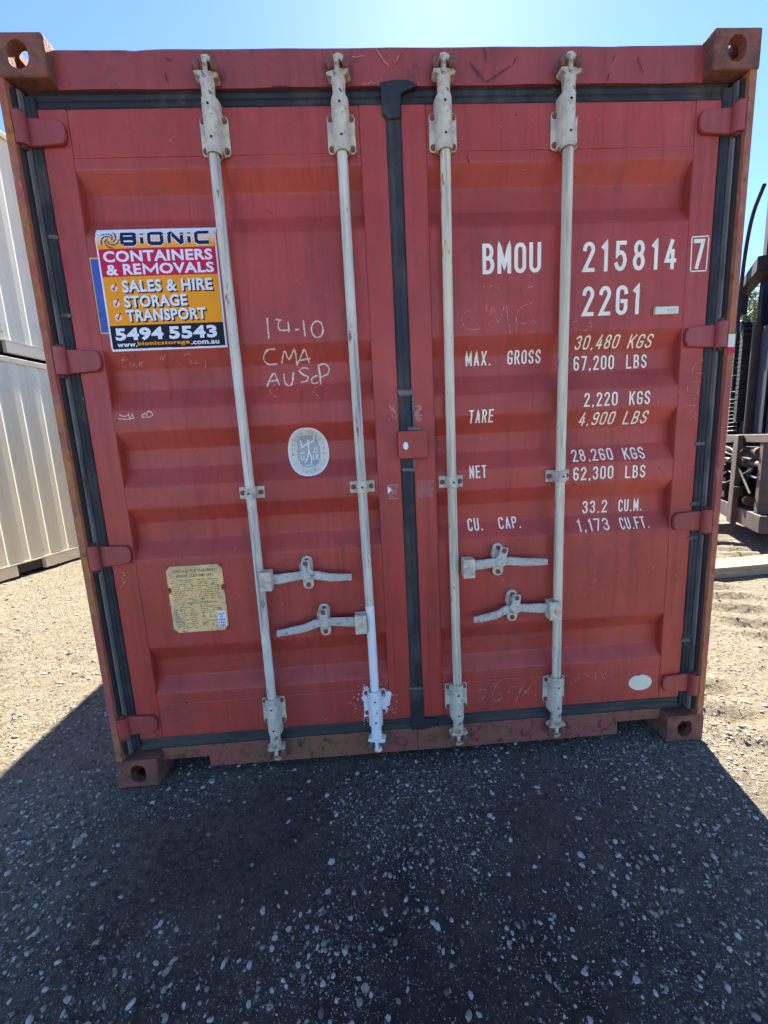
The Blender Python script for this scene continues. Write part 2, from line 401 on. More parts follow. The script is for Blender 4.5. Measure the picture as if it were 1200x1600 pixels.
# doors
rail_pieces = {}
for sgn, side in ((-1, 'left'), (1, 'right')):
    b = MB()
    xs = sorted((sgn * .022 if sgn < 0 else .028, sgn * PX0)); b.box(xs[0], xs[1], D, D + .05, .178, 2.418)
    xs = sorted((sgn * PX1, sgn * 1.135)); b.box(xs[0], xs[1], D, D + .05, .178, 2.418)
    xs = sorted((sgn * PX0, sgn * PX1))
    b.box(xs[0], xs[1], D + .0006, D + .05, 2.278, 2.4175); b.box(xs[0], xs[1], D + .0006, D + .05, .1785, .325)
    door = b.build('door', 'red', box_, .004, 2)
    door['label'] = {'left': 'left door leaf with the orange advertising sticker', 'right': 'right door leaf with the white container number'}[side]
    # corrugated sheet
    zs = sorted(set([.325, 2.278] + [z + k for z, _ in CORR for k in (-.0044, -.0022, 0, .0022, .0044)] + list(np.arange(.34, 2.27, .03))))
    xs_ = np.linspace(sgn * PX0, sgn * PX1, 36)
    p = MB(); vs = [(x, surf(x if abs(abs(x) - PX0) > 1e-6 and abs(abs(x) - PX1) > 1e-6 else x * (1.0001 if abs(x) < .5 else .9999), min(max(z, .3251), 2.2779)), z) for z in zs for x in xs_]
    n = len(xs_)
    fs = [(r * n + c, r * n + c + 1, (r + 1) * n + c + 1, (r + 1) * n + c) for r in range(len(zs) - 1) for c in range(n - 1)]
    if sgn < 0: fs = [f[::-1] for f in fs]
    p.add(vs, fs, True)
    p.build('corrugated_panel', 'red', door, fix=False)
    bk = MB(); bk.box(xs[0], xs[1], D + .051, D + .056, .18, 2.41); bk.build('inner_lining', 'gap', door)
    # hinges
    for hz in (2.345, 1.648, .952, .252):
        h = MB()
        pl = [(1.05, -.016), (1.062, -.034), (1.10, -.037), (1.17, -.041), (1.17, .041), (1.10, .037), (1.062, .034), (1.05, .016)]
        h.prism([(sgn * q[0], hz + q[1]) for q in pl], 'y', D - .016, D - .0005)
        h.prism([(sgn * q[0], hz + q[1]) for q in ((1.165, -.041), (1.20, -.041), (1.20, .041), (1.165, .041))], 'y', D - .034, D + .012)
        h.cyl((sgn * 1.178, D - .02, hz - .045), (sgn * 1.178, D - .02, hz + .045), .021, n=16)
        hg = h.build('hinge', 'red_header', door, .005, 3)
        MB().cyl((sgn * 1.178, D - .02, hz - .056), (sgn * 1.178, D - .02, hz + .056), .012, n=12).build('hinge_pin', 'rust_dark', door)
    # side gasket: black flange and dusty outer lip
    g = MB()
    gp = [(1.1355, .062), (1.1355, .044), (1.138, .040), (1.142, .043), (1.148, .043), (1.151, .039), (1.154, .042), (1.161, .039), (1.166, .040), (1.166, .062)]
    g.prism([(sgn * q[0], q[1]) for q in gp], 'z', .145, 2.45); g.build('gasket', 'rubber', door)
    g = MB()
    gp = [(1.1665, .070), (1.1665, .036), (1.169, .027), (1.174, .025), (1.1765, .031), (1.1785, .034), (1.1785, .070)]
    g.prism([(sgn * q[0], q[1]) for q in gp], 'z', .13, 2.46); g.build('gasket_lip', 'rubber_dusty', door)
    # head and sill gaskets
    for z0, z1, mt in ((2.4185, 2.4665, 'rubber'), (.1305, .1775, 'rubber_sill')):
        g = MB(); w = z1 - z0
        prof = [(.075, 0), (.050, 0), (.046, .08), (.050, .16), (.052, .42), (.047, .5), (.052, .58), (.052, .86), (.046, .93), (.050, 1), (.075, 1)]
        x0, x1 = (-1.1345, -.001) if sgn < 0 else (.001, 1.1345)
        g.prism([(q[0], z0 + q[1] * w) for q in prof], 'x', x0, x1); g.build('gasket', mt, door)
    rail_pieces[sgn] = door
door_l, door_r = rail_pieces[-1], rail_pieces[1]

# meeting-edge gasket, its moulded top cap and repair clips
g = MB(); gp = [(-.0215, .07), (-.0215, .047), (-.014, .041), (-.002, .040), (.004, .043), (.010, .040), (.022, .041), (.0275, .047), (.0275, .07)]
g.prism(gp, 'z', .178, 2.419); g.build('gasket', 'rubber', door_r)
g = MB(); g.prism([(-.037, 2.473), (-.015, 2.477), (.02, 2.481), (.058, 2.480), (.088, 2.463), (.03, 2.443), (.026, 2.372), (-.014, 2.368), (-.034, 2.385)], 'y', .033, .046)
g.build('gasket_cap', 'rubber', door_r, .004, 3)
g = MB(); g.prism([(-.026, .128), (.03, .126), (.085, .140), (.085, .168), (.03, .175), (.03, .31), (-.022, .31)], 'y', .036, .0455); g.build('gasket_cap', 'rubber', door_r, .003, 2)
def clip(poly, y0, y1, door):
    c = MB(); c.prism(poly, 'y', y0, y1); c.build('gasket_clip', 'rubber_dusty', door, .003, 2)
clip([(-.024, 1.506), (.031, 1.503), (.036, 1.498), (.034, 1.486), (-.012, 1.482), (-.022, 1.488)], .036, .048, door_r)
clip([(.0275, 1.485), (.037, 1.49), (.036, 1.372), (.029, 1.372)], .038, .0455, door_r)
clip([(.012, 1.372), (.05, 1.37), (.068, 1.362), (.064, 1.357), (.006, 1.358)], .034, .044, door_r)
clip([(-.021, 1.222), (.034, 1.218), (.035, 1.206), (-.018, 1.209)], .037, .044, door_r)
clip([(.022, 1.255), (.033, 1.255), (.034, 1.22), (.024, 1.22)], .039, .0455, door_r)
clip([(-.03, .322), (.029, .318), (.029, .308), (-.03, .312)], .036, .0445, door_r)
for zc in (2.045, 1.80):
    clip([(-1.165, zc + .008), (-1.135, zc + .006), (-1.128, zc), (-1.133, zc - .007), (-1.165, zc - .004)], .039, .052, door_l)
clip([(-1.14, 1.53), (-1.131, 1.525), (-1.137, 1.51)], .039, .0448, door_l)
for zc in (1.255, 1.02, .88, .44):
    clip([(1.165, zc + .006), (1.135, zc + .008), (1.122, zc - .002), (1.126, zc - .008), (1.165, zc - .006)], .039, .052, door_r)

# lock plate over the meeting edge
lp = MB(); lp.prism(rrect(-.031, .079, 1.256, 1.357, .009), 'y', .018, .0385); lpo = lp.build('lock_plate', 'red', box_, .004, 3)
lp = MB(); lp.prism([(-.012, 1.293), (.0, 1.289), (.006, 1.30), (.003, 1.315), (-.006, 1.318), (-.013, 1.31)], 'y', .0165, .0178); lp.build('paint_dab', 's_white', lpo)

# castings (hollow, with the oval apertures)
def casting_mesh():
    # unit casting: x 0..162 outward, y 0..178 back, z 0..118, apertures front, outer side and top
    def mk(builder):
        me = builder.mesh('tmp'); o = bpy.data.objects.new('tmp', me); COL.objects.link(o)
        bm = bmesh.new(); bm.from_mesh(me); bmesh.ops.recalc_face_normals(bm, faces=bm.faces); bm.to_mesh(me); bm.free()
        return o
    base = mk(MB().box(0, .162, 0, .178, 0, .118))
    bv = base.modifiers.new('b', 'BEVEL'); bv.width = .007; bv.segments = 3
    def oval(cx, cz, w, h, n=10):
        r = min(w, h) / 2; pts = []
        for k in range(2 * n):
            t = math.pi * 2 * k / (2 * n) + 1e-3
            pts.append((cx + r * math.cos(t) + (w / 2 - r) * (1 if math.cos(t) > 0 else -1), cz + r * math.sin(t) + (h / 2 - r) * (1 if math.sin(t) > 0 else -1)))
        return pts
    cuts = [mk(MB().box(.028, .134, .030, .150, .026, .092)), mk(MB().prism(oval(.078, .058, .062, .078), 'y', -.05, .06)),
            mk(MB().prism(oval(.089, .058, .078, .064), 'x', .10, .25)), mk(MB().prism(oval(.081, .092, .064, .110), 'z', .07, .2))]
    for k, c in enumerate(cuts):
        md = base.modifiers.new('c%d' % k, 'BOOLEAN'); md.operation = 'DIFFERENCE'; md.object = c; md.solver = 'EXACT'
    dg = bpy.context.evaluated_depsgraph_get()
    me = bpy.data.meshes.new_from_object(base.evaluated_get(dg))
    for o in [base] + cuts: bpy.data.objects.remove(o)
    return me
cmesh = casting_mesh()
def casting(sx, sy_, sz):
    me = cmesh.copy(); n = len(me.vertices); co = np.empty(n * 3); me.vertices.foreach_get('co', co); co = co.reshape(-1, 3)
    x = sx * (1.057 + co[:, 0]); y = co[:, 1] if sy_ > 0 else 6.058 - co[:, 1]; z = 2.473 + co[:, 2] if sz > 0 else .118 - co[:, 2]
    me.vertices.foreach_set('co', np.stack([x, y, z], -1).ravel())
    if sx * sy_ * sz < 0:
        bm = bmesh.new(); bm.from_mesh(me); bmesh.ops.reverse_faces(bm, faces=bm.faces); bm.to_mesh(me); bm.free()
    me.update(); me.materials.clear()
    return link('corner_casting', me, 'rust_cast', box_)
for sx in (-1, 1):
    for sy_ in (1, -1):
        for sz in (-1, 1): casting(sx, sy_, sz)

# posts
for sx in (-1, 1):
    for yy, dr in ((0, 1), (6.058, -1)):
        prof = [(1.214, .005), (1.214, .175), (1.156, .175), (1.156, .076), (1.188, .076), (1.188, .02), (1.191, .005)]
        nz = 90; secs = []
        for k in range(nz + 1):
            z = .117 + (2.474 - .117) * k / nz
            jj = .0014 * math.sin(z * 23 + sx) * math.sin(z * 7.3) + .001 * math.sin(z * 61)
            secs.append([(sx * (x + (jj if x == 1.191 else 0)), yy + dr * y, z) for x, y in prof])
        MB().sweep(secs).build('corner_post', 'rust_post', box_, 0)
    # inner jamb: grimy channel between lip and gasket
    j = MB(); j.prism([(sx * 1.179, .0755), (sx * 1.179, .030), (sx * 1.182, .022), (sx * 1.1875, .016), (sx * 1.1875, .0755)], 'z', .13, 2.46); j.build('jamb', 'gap', box_)
# white and red reflective scrap on the right post
st = MB(); st.box(1.1885, 1.2135, .0025, .0045, 1.60, 1.645); sto = st.build('post_sticker', 's_cream', box_)
st = MB(); st.box(1.1885, 1.2135, .0012, .0022, 1.578, 1.598); st.build('red_band', 's_red', sto)

# header and sill
hd = MB(); n = 60; secs = []
for k in range(n + 1):
    x = -1.0575 + 2.115 * k / n
    dz = -.0015 * abs(math.sin(x * 9)) - .004 * math.exp(-((x + .80) / .02) ** 2) - .003 * math.exp(-((x - .72) / .06) ** 2)
    dy = .0015 * math.sin(x * 8) + .001 * math.sin(x * 23)
    secs.append([(x, .041 + dy, 2.467), (x, .041 + dy, 2.572 + dz), (x, .048, 2.581 + dz), (x, .16, 2.581 + dz), (x, .16, 2.467)])
hd.sweep(secs).build('header_beam', 'red_header', box_)
for a_, c_ in ((-1.16, -1.0578), (1.0578, 1.16)):
    MB().box(a_, c_, .054, .12, 2.419, 2.472).build('header_corner', 'gap', box_)
si = MB()
si.prism([(-1.0565, .13), (1.0565, .13), (1.0565, .082), (.868, .082), (.868, .022), (-.868, .030), (-.868, .078), (-1.0565, .078)], 'y', .044, .05)
si.prism([(-1.0565, .1305), (1.0565, .1305), (1.0565, .1265), (-1.0565, .1265)], 'y', .052, .15)
si.build('sill_beam', 'red_sill', box_, .0015, 1)
sj = MB(); sj.box(-.001, .001, .0425, .0438, .026, .13); sj.build('weld_seam', 'rust_dark', box_)
for a_, c_ in ((-1.16, -1.0578), (1.0578, 1.16)):
    MB().box(a_, c_, .058, .13, .1185, .16).build('sill_corner', 'rust_dark', box_)

# sides, roof, rear wall, rails and floor
def corr_wall(p0, p1, z0, z1, depth, pitch, sgn):
    """vertical-rib wall from p0 to p1 (xy); ribs step in by depth to the left of the run * sgn"""
    p0 = Vector(p0); p1 = Vector(p1); d = (p1 - p0); Ln = d.length; d.normalize(); nr = Vector((-d.y, d.x)) * sgn
    pts = []; t = 0
    while t < Ln - pitch * .5:
        for a, q in ((0, 0), (.28, 0), (.5, 1), (.78, 1)): pts.append((t + a * pitch, q))
        t += pitch
    pts.append((Ln, 0)); pts = [q for q in pts if q[0] <= Ln]
    b = MB(); vs = []
    for s_, q in pts:
        w = p0 + d * s_ + nr * (depth * q); vs += [(w.x, w.y, z0), (w.x, w.y, z1)]
    b.add(vs, [(2 * k, 2 * k + 2, 2 * k + 3, 2 * k + 1) for k in range(len(pts) - 1)])
    return b
for sx in (-1, 1):
    corr_wall((sx * 1.212, .176), (sx * 1.212, 5.88), .15, 2.52, .036, .278, sx).build('side_wall', 'red_side', box_, fix=False)
    b = MB().box(*sorted((sx * 1.15, sx * 1.2135)), .179, 5.879, .022, .1495); b.build('bottom_rail', 'rust_post', box_)
    b = MB().box(*sorted((sx * 1.155, sx * 1.2125)), .179, 5.879, 2.5205, 2.58); b.build('top_rail', 'red_side', box_)
MB().box(-1.154, 1.154, .161, 5.95, 2.556, 2.561).build('roof', 'red_side', box_)
MB().box(-1.154, 1.154, 5.951, 5.99, .03, 2.58).build('rear_wall', 'red_side', box_)
fl = MB().box(-1.149, 1.149, .25, .30, .03, .145).mesh('floor_beam'); fl.materials.append(M['rust_dark'])
for k in range(16): link('floor_beam', fl, None, box_, loc=(0, .35 * k, 0))
MB().box(-1.149, 1.149, .155, 5.95, .146, .175).build('floor', 'rust_dark', box_)

# ------------------------------------------------------------------ locking bars
RODX = (-.583, -.172, .166, .580)
RY = .014
rodmats = ('bar_grey', 'bar_grey', 'bar_cream', 'bar_cream')
bolt_me = MB().lathe((0, 0, 0), (0, -1, 0), [(0, .0095), (.003, .0095), (.006, .006), (.0068, 0.0001)], 12).mesh('bolt')
bolt_me.materials.append(M['bolt'])
pin_me = MB().lathe((0, 0, 0), (0, -1, 0), [(0, .0042), (.0006, .0040), (.0008, .0001)], 10).mesh('pin_hole')
pin_me.materials.append(M['hole'])
def small(name, me, parent, loc):
    o = bpy.data.objects.new(name, me); COL.objects.link(o); o.parent = parent; o.location = loc
    return o
def bracket_mesh(flip):
    s = -1 if flip else 1
    b = MB()
    # two bolt wings with rounded corners
    for sg in (-1, 1):
        ws = rrect(min(sg * .016, sg * .046), max(sg * .016, sg * .046), -.058, .058, .012)
        b.prism(ws, 'y', .0, .006)
    # half-round housing
    prof = []
    for k in range(9):
        a = math.pi * k / 8; prof.append((.029 * math.cos(a), -.004 - .042 * math.sin(a)))
    z0, z1 = (-.06, .09) if not flip else (-.09, .06)
    b.prism([(q[0], q[1]) for q in prof] + [(-.029, .006), (.029, .006)], 'z', z0, z1)
    zc = (-.066 if not flip else .066)
    b.lathe((0, RY - D + .006, zc - .006), (0, 0, 1), [(0, .0205), (0, .0245), (.012, .0245), (.012, .0205)], 18)
    return b
bmesh_up = bracket_mesh(False).mesh('guide_bracket'); bmesh_dn = bracket_mesh(True).mesh('guide_bracket')
def cam_mesh(s):
    """s=+1: cam at the head of the bar, -1 at the foot; z=0 where the neck leaves the housing"""
    b = MB()
    b.lathe((0, 0, 0), (0, 0, s), [(-.03, .020), (.012, .0205), (.030, .0215), (.044, .023), (.052, .021), (.054, .0001)], 18)
    b.prism([(-.034, .0), (-.036, .009), (-.024, .012), (.024, .013), (.037, .008), (.036, -.001), (.018, -.006), (-.018, -.005)] if s > 0 else
            [(-.034, -.0), (-.036, -.009), (-.024, -.012), (.024, -.013), (.037, -.008), (.036, .001), (.018, .006), (-.018, .005)], 'y', -.016, .018)
    vs = b.v[-16:]
    b.v[-16:] = [(x, y, z + s * .052) for x, y, z in vs]
    b.box(-.008, .007, -.014, .016, *sorted((s * .060, s * .104)))
    b.prism([(-.012, s * .094), (-.010, s * .112), (.006, s * .116), (.020, s * .108), (.026, s * .086), (.019, s * .082), (.012, s * .096)], 'y', -.008, .018)
    return b
cam_up = cam_mesh(1).mesh('cam'); cam_dn = cam_mesh(-1).mesh('cam')
def keeper_mesh(s, sg):
    b = MB()
    if 1:
        pts = [(sg * .026, D - .001, s * .072), (sg * .028, D - .022, s * .074), (sg * .029, D - .040, s * .080), (sg * .028, D - .042, s * .092), (sg * .027, D - .026, s * .100)]
        b.tube(pts, [.011, .013, .013, .012, .009], 8)
    return b
keep_up = [keeper_mesh(1, q).mesh('cam_keeper') for q in (-1, 1)]; keep_dn = [keeper_mesh(-1, q).mesh('cam_keeper') for q in (-1, 1)]
for me_ in keep_up + keep_dn: me_.materials.append(M['bolt'])
ROT = (0.02, -0.03, 0.01, 0.015)
for k, x in enumerate(RODX):
    r = MB()
    npt = 24
    pts = [(x + .0025 * math.sin(z * 2.1 + k), RY, z) for z in np.linspace(.12, 2.47, npt)]
    if k == 1:
        ci = int(npt * .255)
        zz_ = [.12 + (.70 - .12) * q / 8 for q in range(9)]
        r.tube([(x + .0025 * math.sin(z * 2.1 + k), RY, z) for z in np.linspace(.70, 2.47, npt)], .0172, 16)
        bar = r.build('locking_bar', 'bar_grey', box_)
        bar['label'] = 'locking bar whose foot is freshly painted white'
        MB().tube([(x + .0025 * math.sin(z * 2.1 + k), RY, z) for z in zz_], .0174, 16).build('repainted_foot', 'bar_white', bar)
    else:
        r.tube(pts, .0172, 16); bar = r.build('locking_bar', rodmats[k], box_)
    lowm = 'bar_white' if k == 1 else 'bracket'
    for me_, zc, cm_, km_, cz, up, mt in ((bmesh_up, 2.328, cam_up, keep_up, 2.418, 1, 'bracket'), (bmesh_dn, .268, cam_dn, keep_dn, .178, -1, lowm)):
        m2 = me_.copy(); m2.materials.append(M[mt])
        bo = link('guide_bracket', m2, None, bar, .002, 2, (x, D - .0065, zc))
        for dx in (-.034, .034):
            for dz in (-.044, .044): small('bolt', bolt_me, bar, (x + dx, D - .0068, zc + dz))
        for dz in ((.062, -.03) if up > 0 else (.03, -.062)): small('pin_hole', pin_me, bar, (x, D - .0065 - .0462, zc + dz))
        m3 = cm_.copy(); m3.materials.append(M['bar_white' if (k == 1 and up < 0) else 'cam'])
        co = link('cam', m3, None, bar, .002, 2, (x, RY, cz)); co.rotation_euler = (0, 0, ROT[k] * 6)
        for q in km_: small('cam_keeper', q, box_, (x, 0, cz))
    # mid clamp
    c = MB()
    prof = [(-.046, .046), (-.046, .040), (-.022, .040), (-.020, .012), (-.013, -.004), (0, -.009), (.013, -.004), (.020, .012), (.022, .040), (.046, .040), (.046, .046)]
    zc = 1.161
    c.prism([(x + q[0], q[1]) for q in prof], 'z', zc - .022, zc + .022)
    c.build('clamp', 'bracket', bar, .002, 2)
    for dx in (-.034, .034): small('bolt', bolt_me, bar, (x + dx, .0395, zc))
    small('pin_hole', pin_me, bar, (x, -.0092, zc))

# overspray of white paint round the repainted foot
ov = MB(); rr = random.Random(5)
ring = []
for q in range(64):
    t_ = 2 * math.pi * q / 64; k_ = 1 + .16 * math.sin(3 * t_ + 1) + .10 * math.sin(7 * t_) + .10 * rr.uniform(-1, 1)
    ring.append((-.170 + .052 * k_ * math.copysign(abs(math.cos(t_)) ** .6, math.cos(t_)), .262 + .066 * k_ * math.copysign(abs(math.sin(t_)) ** .6, math.sin(t_))))
ov.add([(x, D - .0008, z) for x, z in ring], [tuple(range(64))])
for q in range(90):
    a_ = rr.uniform(0, 6.28); d_ = rr.uniform(1.0, 1.55); cx, cz, r_ = -.170 + .06 * d_ * math.cos(a_), .262 + .075 * d_ * math.sin(a_), rr.uniform(.0006, .0024)
    ov.add([(cx + r_ * rr.uniform(.6, 1.4) * math.cos(k * 1.047), D - .0011, cz + r_ * rr.uniform(.6, 1.4) * math.sin(k * 1.047)) for k in range(6)], [tuple(range(6))])
ov.build('overspray', 'bar_white', door_l, fix=False)['kind'] = 'stuff'

# ------------------------------------------------------------------ handles
def handle(hx, hz, dirn, path, catch, tilt):
    """hx,hz hub centre; path: lever centreline (x,z,width); catch: (x,z)"""
    lv = MB(); secs = []
    for k, (x, z, w, y, th) in enumerate(path):
        w *= 1.22
        secs.append([(x, y - th / 2, z - w / 2 * .7), (x, y - th / 2, z + w / 2 * .7), (x, y, z + w / 2), (x, y + th / 2, z + w / 2 * .7), (x, y + th / 2, z - w / 2 * .7), (x, y, z - w / 2)])
    lv.sweep(secs)
    ho = lv.build('door_handle', 'galv', box_, .0012, 1)
    (gx0, gz0, gw, gy, gt), (gx1, gz1, _, gy1, _) = path[-3], path[-1]; gr_ = MB()
    for q in range(12):
        t_ = (q + .3) / 12.3; x_ = gx0 + (gx1 - gx0) * t_; z_ = gz0 + (gz1 - gz0) * t_; y_ = gy + (gy1 - gy) * t_ - gt / 2 - .0012
        gr_.box(x_ - .0018, x_ + .0018, y_, y_ + .004, z_ - gw * .34, z_ + gw * .34)
    gr_.build('grip_ridges', 'galv', ho)['kind'] = 'stuff'
    h = MB(); h.box(hx - .022, hx + .022, -.022, -.006, hz - .037, hz + .037); h.box(hx - .022, hx + .022, .016, .024, hz - .037, hz + .037)
    h.box(*sorted((hx - dirn * .022, hx - dirn * .012)), -.006, .016, hz - .037, hz + .037)
    h.build('hub', 'bracket', ho, .003, 2)
    small('bolt', pinb_me, ho, (hx + dirn * .004, -.0222, hz - .002))
    cx, cz = catch
    c = MB(); c.prism(rrect(cx - .021, cx + .021, cz - .066, cz + .066, .0205), 'y', .030, .043)
    c.box(cx - .026, cx - .0213, .012, .043, cz + .012, cz + .040)
    c.build('handle_catch', 'bracket', ho, .002, 2)
    for dz in (-.048, .048): small('bolt', bolt_me, ho, (cx, .0298, cz + dz))
    q = MB(); q.prism([(cx + a * math.cos(tilt) - b_ * math.sin(tilt), cz + a * math.sin(tilt) + b_ * math.cos(tilt)) for a, b_ in ((-.016, .058), (.016, .058), (.017, .02), (.027, .008), (.026, -.006), (.012, -.02), (-.010, -.022), (-.024, -.008), (-.026, .006), (-.016, .02))], 'y', -.006, .008)
    q.build('swivel_latch', 'galv', ho, .005, 3)
    small('bolt', bolt_me, ho, (cx - math.sin(tilt) * .046, -.0062, cz + math.cos(tilt) * .046))
    q = MB(); q.lathe((cx, .0, cz - .002), (0, -1, 0), [(0.004, .017), (.011, .016), (.013, .008), (.012, .0001)], 14); q.build('latch_boss', 'galv', ho)
pinb_me = MB().lathe((0, 0, 0), (0, -1, 0), [(0, .010), (.002, .010), (.004, .008), (.0045, .0001)], 14).mesh('bolt'); pinb_me.materials.append(M['plate'])
P = lambda *a: a
handle(-.552, .830, -1, [P(-.548, .829, .034, .006, .012), P(-.50, .830, .034, .006, .012), P(-.45, .836, .030, .004, .014), P(-.40, .840, .028, .012, .012), P(-.355, .834, .030, .004, .016), P(-.315, .826, .028, -.002, .017), P(-.26, .824, .024, -.004, .016), P(-.232, .823, .022, -.004, .014)], (-.401, .841), 0)
handle(-.208, .635, 1, [P(-.215, .637, .034, .006, .012), P(-.255, .640, .034, .006, .012), P(-.30, .645, .030, .004, .014), P(-.349, .646, .028, .012, .012), P(-.39, .640, .030, .004, .016), P(-.425, .630, .028, -.002, .017), P(-.50, .620, .025, -.004, .016), P(-.532, .617, .021, -.004, .014)], (-.349, .645), 0.02)
handle(.216, .830, -1, [P(.22, .832, .034, .006, .012), P(.27, .836, .034, .006, .012), P(.32, .842, .030, .004, .014), P(.345, .844, .028, .012, .012), P(.39, .842, .030, .004, .016), P(.43, .838, .028, -.002, .017), P(.49, .835, .025, -.004, .016), P(.524, .834, .021, -.004, .014)], (.343, .845), -0.28)
handle(.553, .636, 1, [P(.548, .638, .034, .006, .012), P(.50, .642, .034, .006, .012), P(.45, .647, .030, .004, .014), P(.40, .650, .028, .012, .012), P(.36, .644, .030, .004, .016), P(.325, .630, .028, -.002, .017), P(.265, .620, .025, -.004, .016), P(.234, .617, .021, -.004, .014)], (.400, .650), -0.12)
CHALK = [[[-0.4704,1.7706],[-0.4708,1.7353],[-0.4711,1.7011]],[[-0.4412,1.7647],[-0.4207,1.7611]],[[-0.4296,1.7622],[-0.4345,1.7411],[-0.4267,1.728],[-0.3953,1.7283]],[[-0.3989,1.7554],[-0.3981,1.7384],[-0.3982,1.7206]],[[-0.3766,1.7276],[-0.363,1.7286]],[[-0.3449,1.7578],[-0.3441,1.7307],[-0.3425,1.7042]],[[-0.2994,1.7555],[-0.3163,1.7404],[-0.3181,1.717],[-0.3058,1.7007],[-0.2867,1.7043],[-0.2783,1.7248],[-0.2848,1.7486],[-0.3016,1.7556]],[[-0.4538,1.6675],[-0.4805,1.6665],[-0.4989,1.649],[-0.4995,1.6332],[-0.4851,1.622],[-0.4533,1.6228]],[[-0.4399,1.6237],[-0.4226,1.6606],[-0.4106,1.6353],[-0.3864,1.6633],[-0.385,1.6182]],[[-0.3868,1.6153],[-0.3654,1.643],[-0.35,1.6621],[-0.3395,1.6208]],[[-0.3745,1.6301],[-0.3327,1.6353]],[[-0.5001,1.5442],[-0.487,1.572],[-0.4706,1.5901],[-0.461,1.5671],[-0.455,1.5471]],[[-0.4966,1.561],[-0.4564,1.5669]],[[-0.4359,1.5872],[-0.435,1.5622],[-0.4253,1.5457],[-0.4095,1.5498],[-0.3997,1.591]],[[-0.3442,1.6015],[-0.3627,1.6053],[-0.3783,1.5954],[-0.3646,1.5812],[-0.3489,1.573],[-0.3539,1.5596],[-0.3747,1.5544]],[[-0.3118,1.576],[-0.3295,1.5707],[-0.3367,1.5589],[-0.3296,1.5479],[-0.3105,1.5517]],[[-0.3074,1.6136],[-0.304,1.5757],[-0.3038,1.5434]],[[-0.3075,1.6121],[-0.2838,1.6156],[-0.2692,1.6008],[-0.2753,1.5806],[-0.3029,1.5696]]]
FAINT = [[[-0.4886,1.5208],[-0.486,1.5386],[-0.4686,1.5523]],[[-0.4886,1.5208],[-0.4736,1.5055],[-0.4481,1.5027]],[[-0.3909,1.5195],[-0.3846,1.5389],[-0.3736,1.5442]],[[-0.3046,1.5435],[-0.3331,1.5234],[-0.3225,1.5066],[-0.3072,1.4913]],[[-0.4028,1.6099],[-0.3871,1.6108],[-0.3574,1.593]],[[0.265,1.7754],[0.2323,1.7643],[0.2179,1.7396],[0.2314,1.716],[0.2585,1.7048],[0.2859,1.7096]],[[0.3072,1.8098],[0.3115,1.7652]],[[0.3157,1.7202],[0.3254,1.7561],[0.3349,1.786],[0.3525,1.7276],[0.3801,1.7881],[0.3894,1.7336],[0.3972,1.6852]],[[0.4785,1.7899],[0.4386,1.7753],[0.4207,1.747],[0.4177,1.6925]],[[0.4255,1.7193],[0.4917,1.7228]],[[0.2953,1.8484],[0.3261,1.8503],[0.3585,1.8422]],[[0.4593,1.8391],[0.4811,1.8455]],[[0.6888,1.7173],[0.7019,1.708],[0.6928,1.6936],[0.6738,1.6869],[0.6512,1.6907],[0.6293,1.7047],[0.633,1.7178],[0.6455,1.7232]],[[0.2597,0.2788],[0.2824,0.2848],[0.2958,0.269],[0.282,0.2457],[0.2592,0.2329]],[[0.355,0.3157],[0.334,0.2902],[0.3211,0.2522],[0.3318,0.2267],[0.3574,0.2344],[0.3611,0.2537],[0.3393,0.2605]],[[0.4212,0.2849],[0.3975,0.283],[0.3903,0.266],[0.4094,0.2565]],[[0.4504,0.2825],[0.4323,0.2477],[0.4196,0.2093]],[[0.4413,0.2813],[0.4706,0.2553],[0.5075,0.2384]],[[0.5067,0.3052],[0.4823,0.2779],[0.4524,0.246]],[[0.6677,0.3164],[0.6785,0.3253],[0.69,0.3097],[0.6794,0.293],[0.67,0.2996]],[[0.7155,0.3174],[0.7345,0.3012],[0.7164,0.288]],[[0.7617,0.3156],[0.7627,0.2881]],[[0.7856,0.3196],[0.7978,0.2912],[0.8079,0.3178]],[[1.1547,1.559],[1.1269,1.5657],[1.1016,1.5451],[1.0956,1.528],[1.1176,1.5183],[1.1477,1.5196]],[[1.0738,1.4903],[1.1324,1.4893]],[[1.0782,1.4735],[1.0836,1.4459]],[[1.1047,1.4567],[1.1161,1.4719],[1.12,1.4325],[1.1072,1.4236]],[[1.0771,1.4012],[1.1273,1.3991]],[[1.0998,1.3713],[1.1022,1.3827],[1.1239,1.3664],[1.1149,1.3591],[1.1347,1.3385]],[[-1.0006,1.6522],[-0.9737,1.6545]],[[-0.9852,1.6646],[-1.0022,1.6379],[-0.993,1.629]],[[-0.9709,1.6447],[-0.9715,1.6302],[-0.9577,1.6409],[-0.9553,1.6296]],[[-0.9323,1.6563],[-0.9465,1.6293]],[[-0.9256,1.6463],[-0.9403,1.6383],[-0.9295,1.6287]],[[-0.8655,1.6474],[-0.8546,1.6632],[-0.854,1.6483],[-0.843,1.6628],[-0.8477,1.6435]],[[-0.846,1.6402],[-0.8422,1.6348]],[[-0.7748,1.6605],[-0.7585,1.6644],[-0.761,1.647],[-0.7707,1.6408]],[[-0.7657,1.634],[-0.7465,1.6498],[-0.7421,1.6365]],[[-0.7582,1.6338],[-0.7351,1.6349]],[[-1.1056,0.8867],[-1.0912,0.8773],[-1.1055,0.8613],[-1.0929,0.8503],[-1.1197,0.8198]],[[-1.1198,0.8454],[-1.0989,0.8524]]]
